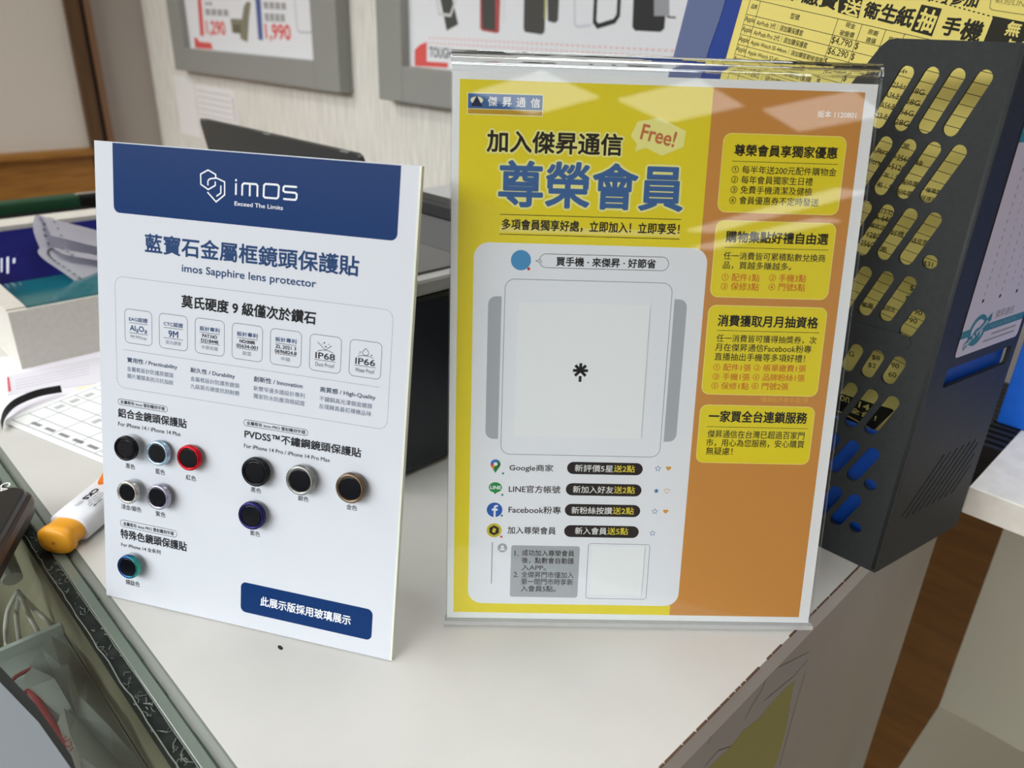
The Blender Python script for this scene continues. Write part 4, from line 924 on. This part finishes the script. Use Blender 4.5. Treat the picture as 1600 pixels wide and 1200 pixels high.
def strip(name, path, dirv, wdt, label, holes_at, parent=None):
    """paper strip: profile path swept along dirv, with punched dots along one edge and a thin body"""
    P_ = smooth_path(path, 6); bm = bmesh.new(); d = Vector(dirv).normalized() * wdt
    a = [bm.verts.new(p) for p in P_]; b = [bm.verts.new(p + d) for p in P_]
    for i in range(len(P_) - 1): bm.faces.new((a[i], a[i + 1], b[i + 1], b[i]))
    f = bm.faces[:]; 
    r = bmesh.ops.solidify(bm, geom=f, thickness=0.0004)
    o = mesh_obj(name, bm, [pw, black], parent, smooth=False)
    bm2 = bmesh.new()
    for k in range(1, len(P_) - 1, 2):
        t_ = (P_[k + 1] - P_[k - 1]).normalized(); n_ = t_.cross(d.normalized()).normalized(); c_ = P_[k] + d * 0.07
        for sg in (1,):
            vs = [bm2.verts.new(c_ + n_ * 0.0009 * sg_ + (t_ * math.cos(q) + d.normalized() * math.sin(q)) * 0.0016) for sg_ in (1,) for q in [j * math.pi / 4 for j in range(8)]]
            bm2.faces.new(vs); vs = [bm2.verts.new(c_ - n_ * 0.0009 + (t_ * math.cos(q) + d.normalized() * math.sin(q)) * 0.0016) for q in [j * math.pi / 4 for j in range(8)]]; bm2.faces.new(vs[::-1])
    mesh_obj('feed_holes', bm2, black, parent)
    return o
# upper sheet folds over towards the rear, lower sheet curls up
A = lambda x, y, Y: ony(x, y, Y)
strip('paper_strip', [A(64, 392, .955), A(52, 360, .985), A(55, 338, 1.01), A(66, 340, 1.0), A(80, 368, .955)], A(160, 388, .955) - A(80, 368, .955), .16, '', 1, dm)
strip('paper_strip', [A(118, 440, .885), A(96, 424, .90), A(72, 408, .92), A(60, 396, .935), A(62, 388, .945), A(78, 386, .945), A(100, 398, .925)], A(170, 410, .92) - A(100, 398, .92), .14, '', 1, dm)
# dark bars behind it; the low black one stands for a shadow gap
t = tag(box_obj('green_tray', .10, .3925, 1.40, 1.43, 0.0005, .0385, mat('dark_green', rgb(8, 62, 34), 0.5), None, .003), 'dark green bar behind the beige printer, before the wood panel', 'box')
bm = bmesh.new(); add_box(bm, .10, .40, 1.36, 1.39, 0.0005, .0240, 0, .003); add_box(bm, .3935, .60, 1.395, 1.43, 0.0005, .0360, 0, .003)
t = tag(mesh_obj('black_bar_and_gap', bm, mat('black_bar_gap_plastic', rgb(16, 15, 14), 0.8, spec=.1)), 'long black bar behind the beige printer, its low front part standing for a shadow gap', 'tray')

# ------------------------------------------------------------------ papers, strap and correction marker on the counter
S = Surf((.1005, .696, .0012), (math.cos(math.radians(17)), math.sin(math.radians(17)), 0), (-math.sin(math.radians(17)), math.cos(math.radians(17)), 0))
S.slab((0, -.21, .155, 0), .0004, ink(226, 229, 230)); ln_ = ink(140, 144, 146)
p = [S.st(*q) for q in ((12, 650), (122, 606), (155, 722), (40, 650), (155, 605))]
xs = [.006, .020, .034, .048, .062, .080, .104, .128, .148]; ys = [-.006, -.026, -.056, -.086, -.112, -.140, -.170, -.200]
for y in ys: S.poly(rr_pts(xs[0], y - .0004, xs[-1], y + .0004, 0), ln_, 1)
for x_ in xs: S.poly(rr_pts(x_ - .0004, ys[-1], x_ + .0004, ys[0], 0), ln_, 1)
for i in range(2, len(xs) - 1):
    for j in (0, 2, 4): blk = ink(176, 178, 178); S.poly(rr_pts(xs[i] + .003, ys[j] - .013, xs[i] + .011, ys[j] - .007, 0), blk, 1)
for j in range(7):
    S.poly(rr_pts(xs[0] + .004, ys[0] - .030 - j * .018, xs[0] + .0075, ys[0] - .018 - j * .018, 0), ink(130, 132, 132), 1)
tag(S.build('form_sheet'), 'white printed form with a grey table, lying between the showcase edge and the display board', 'paper')
bm = bmesh.new(); q = [onz(*p_, .0006) for p_ in ((12, 618), (10, 588), (170, 556), (178, 596))]
add_prism(bm, q, (0, 0, .0004)); o = mesh_obj('paper_strip_sheet', bm, mat('white_paper', rgb(226, 224, 232), 0.6)); o.name = 'receipt_sheet'
tag(o, 'white receipt sheet with a red left edge in front of the beige printer', 'paper')
bm = bmesh.new(); q = [onz(*p_, .0012) for p_ in ((13, 612), (11, 590), (14, 589), (17, 611))]; add_prism(bm, q, (0, 0, .0001)); mesh_obj('red_edge', bm, ink(200, 84, 96), o)
bm = bmesh.new()
for (a, b, c_) in (((22, 600), (52, 594), 8), ((60, 592), (76, 589), 8), ((100, 584), (140, 577), 10)):
    pass
for k in range(4):
    y = 594 + k * 4.5; add_prism(bm, [onz(x_, yy, .00105) for x_, yy in ((24, y), (140, y - 24), (140, y - 23), (24, y + 1))], (0, 0, .00006))
mesh_obj('faint_lines', bm, ink(188, 186, 196), o)
bm = bmesh.new(); q = [onz(*p_, .0003) for p_ in ((-40, 640), (-30, 560), (200, 545), (230, 640), (120, 700))]
add_prism(bm, q, (0, 0, .0002)); tag(mesh_obj('pale_sheet', bm, ink(222, 220, 232)), 'large pale lilac sheet lying under the form and the receipt', 'paper')
bm = bmesh.new(); q = [onz(*p_, .00075) for p_ in ((120, 606), (170, 596), (176, 640), (140, 640))]
add_prism(bm, q, (0, 0, .0002)); tag(mesh_obj('yellow_note', bm, ink(226, 222, 180)), 'pale yellow note mostly hidden under the printed form', 'note')
bm = bmesh.new(); pts = smooth_path([onz(96, 609, .005), onz(60, 616, .006), onz(28, 629, .006), onz(12, 642, .005), onz(5, 655, .004), onz(3, 668, .004)], 6)
for p_ in pts: pass
w_ = .0045
va = [bm.verts.new(p_ + Vector((0, 0, w_))) for p_ in pts]; vb = [bm.verts.new(p_ - Vector((0, 0, .0025))) for p_ in pts]
for i in range(len(pts) - 1): bm.faces.new((va[i], va[i + 1], vb[i + 1], vb[i]))
bmesh.ops.solidify(bm, geom=bm.faces[:], thickness=.0025)
tag(mesh_obj('black_strap', bm, black), 'black strap loop lying behind the printed form', 'strap')

# marker: flat oval barrel
ax0, ax1 = onz(88, 842, .0100), onz(152, 788, .0100); ax = (ax1 - ax0); ax.z = 0; ax.normalize(); sd = Vector((-ax.y, ax.x, 0))
mk = thing('correction_pen', 'white correction tape pen with an amber end cap lying across the showcase edge', 'pen', (ax0.x, ax0.y, 0.0005))
def oval(c, w, h, n=32, e=0.62):
    out_ = []
    for k in range(n):
        a = 2 * math.pi * k / n; ca, sa = math.cos(a), math.sin(a)
        out_.append(c + sd * (w * math.copysign(abs(ca) ** e, ca)) + Vector((0, 0, h * math.copysign(abs(sa) ** e, sa))))
    return out_
def loft(name, secs, m, parent, e=0.62):
    bm = bmesh.new(); R_ = [[bm.verts.new(p_) for p_ in oval(ax0 + ax * d + Vector((0, 0, dz)), w, h, e=e)] for d, w, h, dz in secs]
    for A_, B_ in zip(R_, R_[1:]):
        for k in range(len(A_)): bm.faces.new((A_[k], A_[(k + 1) % len(A_)], B_[(k + 1) % len(A_)], B_[k]))
    bm.faces.new(R_[0][::-1]); bm.faces.new(R_[-1]); bmesh.ops.recalc_face_normals(bm, faces=bm.faces)
    o = mesh_obj(name, bm, m, parent, smooth=True)
    bpy.context.view_layer.update()
    return o
penwhite = mat('pen_white', rgb(226, 228, 234), 0.35); amber = mat('pen_amber', rgb(240, 166, 36), 0.42); orange = mat('pen_orange', rgb(238, 122, 22), 0.45)
loft('barrel', [(.0120, .0122, .0082, 0), (.0125, .0132, .0090, 0), (.030, .0134, .0092, 0), (.080, .0134, .0092, 0), (.081, .0125, .0082, 0)], penwhite, mk)
loft('end_cap', [(-.0030, .0060, .0044, -.001), (-.0026, .0108, .0080, -.001), (-.0012, .0122, .0092, -.0008), (.0030, .0122, .0092, -.0008), (.0045, .0110, .0082, 0), (.0055, .0108, .0080, 0), (.0118, .0114, .0078, 0), (.0122, .0113, .0077, 0)], amber, mk, 0.8)
bm = bmesh.new(); p_ = ax0 + ax * -.0031 + Vector((0, 0, -.001)); add_tube(bm, [p_, p_ - ax * .0004], .0011, 12); mesh_obj('cap_dimple', bm, mat('dark_amber', rgb(190, 116, 20), .5), mk)
ctop = ax0 + ax * .052 + Vector((0, 0, .0089))
bm = bmesh.new(); add_prism(bm, [ctop + ax * a + sd * b for a, b in ((-.003, .004), (.002, -.006), (.008, -.009), (.030, -.009), (.030, .009), (.012, .0095))], (0, 0, .0025)); mesh_obj('slider', bm, orange, mk)
S = Surf(ax0 + ax * .049 + sd * .0075 + Vector((0, 0, .00925)), -sd, ax)     # lettering on the flat top
S2 = Surf(ax0 + ax * .045 - sd * .0010 + Vector((0, 0, .0094)), -ax, -sd)
S2.text_st('CKS', 0.001, -.0040, .0130, .0036, BLK, .06, 2); S2.text_st('超靜音', .0155, -.0038, .0065, .0030, ink(150, 152, 156), 0, 2)
for k, (a, b) in enumerate(((.004, .012), (.004, .015), (.005, .0165))): S2.text_st('Correction tape', a, .0012 + k * .0021, b - a + .004, .0014, ink(60, 60, 62), .02, 2)
S2.text_st('5mm x 6M', .0110, .0078, .0085, .0016, BLK, .05, 2)
S2.build('printed_lettering', mk)

# ------------------------------------------------------------------ card terminal on the glass
c0 = onz(62, 770, .018); c0.z = 0
d1 = Vector((-.50, -.866, 0)); d2 = Vector((-.866, .50, 0))
td = thing('card_terminal', 'black topped bronze hand terminal lying on the glass showcase at the left edge', 'terminal', (c0.x, c0.y, 0))
T0 = c0 + Vector((0, 0, 0))
TS = Surf(T0, -d2, -d1 * -1 if False else (-d2).cross(Vector((0, 0, 1))) * -1)
TS = Surf(T0, -d2, Vector((0, 0, 1)).cross(-d2))
bronze = mat('bronze_shell', rgb(88, 76, 70), 0.35, 0.4)
def rr_loft(name, secs, m, parent):
    bm = bmesh.new(); R_ = []
    for z, ins, r in secs: R_.append([bm.verts.new(TS.P(s_, t_, z)) for s_, t_ in rr_pts(-.080 + ins, -.150 + ins, -ins, -ins, r, 8)])
    for A_, B_ in zip(R_, R_[1:]):
        for k in range(len(A_)): bm.faces.new((A_[k], A_[(k + 1) % len(A_)], B_[(k + 1) % len(A_)], B_[k]))
    bm.faces.new(R_[0][::-1]); bm.faces.new(R_[-1]); bmesh.ops.recalc_face_normals(bm, faces=bm.faces)
    return mesh_obj(name, bm, m, parent, smooth=False)
rr_loft('shell', [(.0006, .010, .008), (.004, .005, .010), (.010, .0015, .012), (.018, 0, .013), (.022, .001, .012), (.0235, .0025, .011)], bronze, td)
rr_loft('black_top', [(.0235, .0030, .0105), (.0265, .0040, .0100), (.0270, .0050, .0095)], mat('black_gloss_top', rgb(34, 33, 33), 0.3), td)
TT = Surf(TS.P(0, 0, .0272), TS.ux, TS.uy)
TX2 = Surf(TT.o, d1, Vector((0, 0, 1)).cross(d1)); 
cc = [TX2.st(6, 762), TX2.st(14, 752)]
pz = TX2.st(12, 754)
TX2.text_st('CA', pz[0], pz[1] - .0032, .0115, .0056, ink(226, 226, 226), .02, 2)
TX2.build('terminal_lettering', td)

# ------------------------------------------------------------------ glass showcase left of the counter
gl_clear = clear_mat('showcase_glass', (0.91, 0.93, 0.91), 1.0, 1.52)
sc = thing('glass_showcase', 'glass topped showcase with a green edge and messy black seal along the counter', 'showcase', (-.2, .6, -.9))
box_obj('top_glass', -.45, .0700, .10, 1.15, -.0075, -.0005, gl_clear, sc)
box_obj('edge_glass', .0772, .0832, .10, 1.15, -.010, -.0006, mat('green_glass_edge', rgb(112, 124, 114), 0.15, coat=.3), sc, .0006)
bm = bmesh.new(); add_prism(bm, [(.0832, .10, -.012), (.0895, .10, -.012), (.0895, .10, -.0004), (.0885, .10, -.0006), (.0832, .10, -.0022)], (0, 1.05, 0)); mesh_obj('edge_trim', bm, mat('grey_green_trim', rgb(112, 119, 110), 0.3), sc)
bm = bmesh.new(); y = .10
dkg_ = mat('dark_glass_line', rgb(40, 58, 50), 0.4)
while y < 1.15:
    l = random.uniform(.006, .03); add_box(bm, .0829, .0829 + random.uniform(.0004, .0010), y, min(y + l, 1.15), -.004, -.0003); y += l + random.uniform(0, .0015)
mesh_obj('dark_edge_line', bm, dkg_, sc)
seal_m = noise_mat('worn_black_seal', rgb(22, 27, 25), rgb(38, 44, 40), (1, 1, 1), 120, .65, 4, spec=.2)
box_obj('black_seal', .0700, .0772, .10, 1.15, -.012, -.0012, seal_m, sc)
olive = noise_mat('olive_side', rgb(148, 143, 120), rgb(156, 151, 128), (1, 1, 1), 12, .6, 3)
box_obj('side_panel', .0712, .0885, .10, 1.15, -.9, -.0125, olive, sc)
gluem = mat('dried_glue', rgb(112, 118, 110), .25, spec=.6)
bm = bmesh.new()
for k in range(70):                                  # dried silicone smears on the seal
    y = random.uniform(.24, .52); x_ = random.uniform(.0695, .0765); n = random.randint(3, 6); P_ = []
    for j in range(n):
        P_.append((x_, y, -.0009 + .0002 * random.random())); x_ = min(max(x_ + random.uniform(-.0022, .0022), .0692), .0772); y += random.uniform(-.0028, .0030)
    add_tube(bm, P_, random.uniform(.00012, .0003), 5)
x_ = .0699; P_ = []
for k in range(160): y = .10 + k * .0066; P_.append((x_ + random.uniform(-.0007, .0004), y, -.0004))
add_tube(bm, P_, .00035, 6)
add_tube(bm, [(x0_ + random.uniform(-.0003, .0003), .10 + k * .0105, -.0007) for k, x0_ in enumerate([.0768] * 100)], .0003, 5)
mesh_obj('glue_smear', bm, gluem, sc, smooth=True)
box_obj('inner_floor', -.45, .0712, .10, 1.15, -.62, -.60, mat('brown_grey_floor', rgb(176, 162, 152), .6), sc)
box_obj('outer_panel', -.47, -.45, .10, 1.15, -.9, -.0005, olive, sc); box_obj('rear_panel', -.45, .0712, 1.13, 1.15, -.60, -.0080, mat('brown_grey_floor', rgb(176, 162, 152), .6), sc); box_obj('near_panel', -.45, .0712, .10, .105, -.60, -.0080, olive, sc)
shelf_m = mat('pale_shelf', rgb(170, 178, 174), .35); rim_m = mat('white_shelf_rim', rgb(216, 226, 222), .3)
bm = bmesh.new(); add_box(bm, -.40, .0705, .106, .478, -.062, -.058, 0); add_box(bm, -.40, .0705, .4745, .478, -.058, -.0505, 1)
mesh_obj('inner_shelf', bm, [shelf_m, rim_m], sc)
# cables behind the shelf
for i, pl in enumerate(([(28, 924), (14, 950), (9, 980), (10, 1004), (12, 1030)], [(30, 926), (26, 955), (28, 985), (33, 1010)], [(32, 930), (52, 950), (72, 968), (86, 982)], [(34, 934), (46, 962), (58, 985), (66, 1006)])):
    bm = bmesh.new(); P_ = [ony(x_, y_, .50 + .010 * (j % 2)) for j, (x_, y_) in enumerate(pl)]; add_tube(bm, smooth_path(P_, 6), .0016, 8)
    lab = ('outer left white cable loop inside the showcase', 'second white cable from the left inside the showcase', 'white cable curving right beside the olive showcase wall', 'inner white cable dropping behind the shelf rim')[i]
    tag(mesh_obj('charging_cable', bm, mat('cable_white', rgb(232, 228, 220), .5), smooth=True), lab, 'cable', 'white cables hanging in the showcase')
t = thing('cable_plug', 'white plug block above the hanging cables inside the showcase', 'plug', ony(20, 900, .51))
P_ = ony(20, 905, .51); Q_ = ony(6, 870, .53)
bm = bmesh.new(); add_tube(bm, [P_, Q_], .006, 12); mesh_obj('plug_body', bm, mat('cable_white', rgb(232, 228, 220), .5), t)
# crumpled see-through bag with red handles on the shelf
bagm = film_mat('grey_film', rgb(150, 155, 148), .62, .3)
bm = bmesh.new(); random.seed(3)
outl = [(78, 992), (108, 1010), (150, 1050), (190, 1110), (240, 1200), (280, 1290), (150, 1320), (110, 1240), (80, 1150), (55, 1110), (28, 1082), (46, 1040), (64, 1012)]
cen = onz(120, 1120, -.040); vc = bm.verts.new(cen); ring_o = [bm.verts.new(onz(x_, y_, -.055 + .004 * random.random())) for x_, y_ in outl]
for v in ring_o + [vc]: v.co.x = min(v.co.x, .069)
mid_ = []
for i, v in enumerate(ring_o):
    m_ = v.co.lerp(cen, .45 + .25 * random.random()); m_.z = -.040 + .016 * random.uniform(-1, 1); mid_.append(bm.verts.new(m_))
n = len(ring_o)
for i in range(n):
    j = (i + 1) % n; bm.faces.new((ring_o[i], ring_o[j], mid_[j], mid_[i])); bm.faces.new((mid_[i], mid_[j], vc))
bmesh.ops.recalc_face_normals(bm, faces=bm.faces)
bag = thing('plastic_bag', 'crumpled grey see-through plastic bag with red handles inside the showcase', 'bag', (.05, .42, -.057))
mesh_obj('bag_film', bm, bagm, bag)
bm = bmesh.new(); redh = mat('red_handle', rgb(150, 60, 66), .5)
add_tube(bm, smooth_path([onz(x_, y_, -.052) for x_, y_ in ((14, 1070), (24, 1058), (38, 1050), (50, 1044))], 5), .0012, 8)
mesh_obj('handle', bm, redh, bag, smooth=True)
bm = bmesh.new(); add_tube(bm, smooth_path([onz(x_, y_, -.046) for x_, y_ in ((34, 1088), (44, 1080), (54, 1088), (66, 1110), (90, 1150), (120, 1200), (150, 1260))], 5), [.0012 + .0001 * k for k in range(31)], 8)
mesh_obj('handle', bm, redh, bag, smooth=True)
S = Surf(onz(90, 1160, -.034), (.3, -.95, 0), (.95, .3, 0)); 
for pts in ([(0, 0), (.0005, .005)], [(.003, 0), (.0035, .005)], [(.0003, .0025), (.0033, .0025)], [(.005, .0035), (.0075, .0035), (.0075, .0008), (.0052, .0008)], [(.009, .0045), (.0105, -.0005)]): S.stroke(pts, .0007, ink(150, 62, 66), 1)
S.build('bag_print', bag)
# white case lying on the glass in the corner
q = [onz(*p_, .011) for p_ in ((-60, 1012), (0, 1066), (60, 1128), (112, 1202), (130, 1260), (-80, 1260))]
wc = thing('white_tablet', 'pale tablet with a dark rim lying at the bottom left corner', 'tablet', (q[3].x - .03, q[3].y, .0002))
bm = bmesh.new(); q2 = [onz(*p_, .0003) for p_ in ((-60, 1000), (2, 1056), (62, 1120), (118, 1202), (138, 1260), (-80, 1260))]
add_prism(bm, q2, (0, 0, .0085)); mesh_obj('dark_rim', bm, mat('dark_green_black', rgb(30, 38, 38), .4), wc)
bm = bmesh.new(); add_prism(bm, [Vector((v.x, v.y, .0088)) for v in q], (0, 0, .0022)); mesh_obj('white_face', bm, mat('pale_tablet_face', rgb(130, 137, 142), .35), wc)
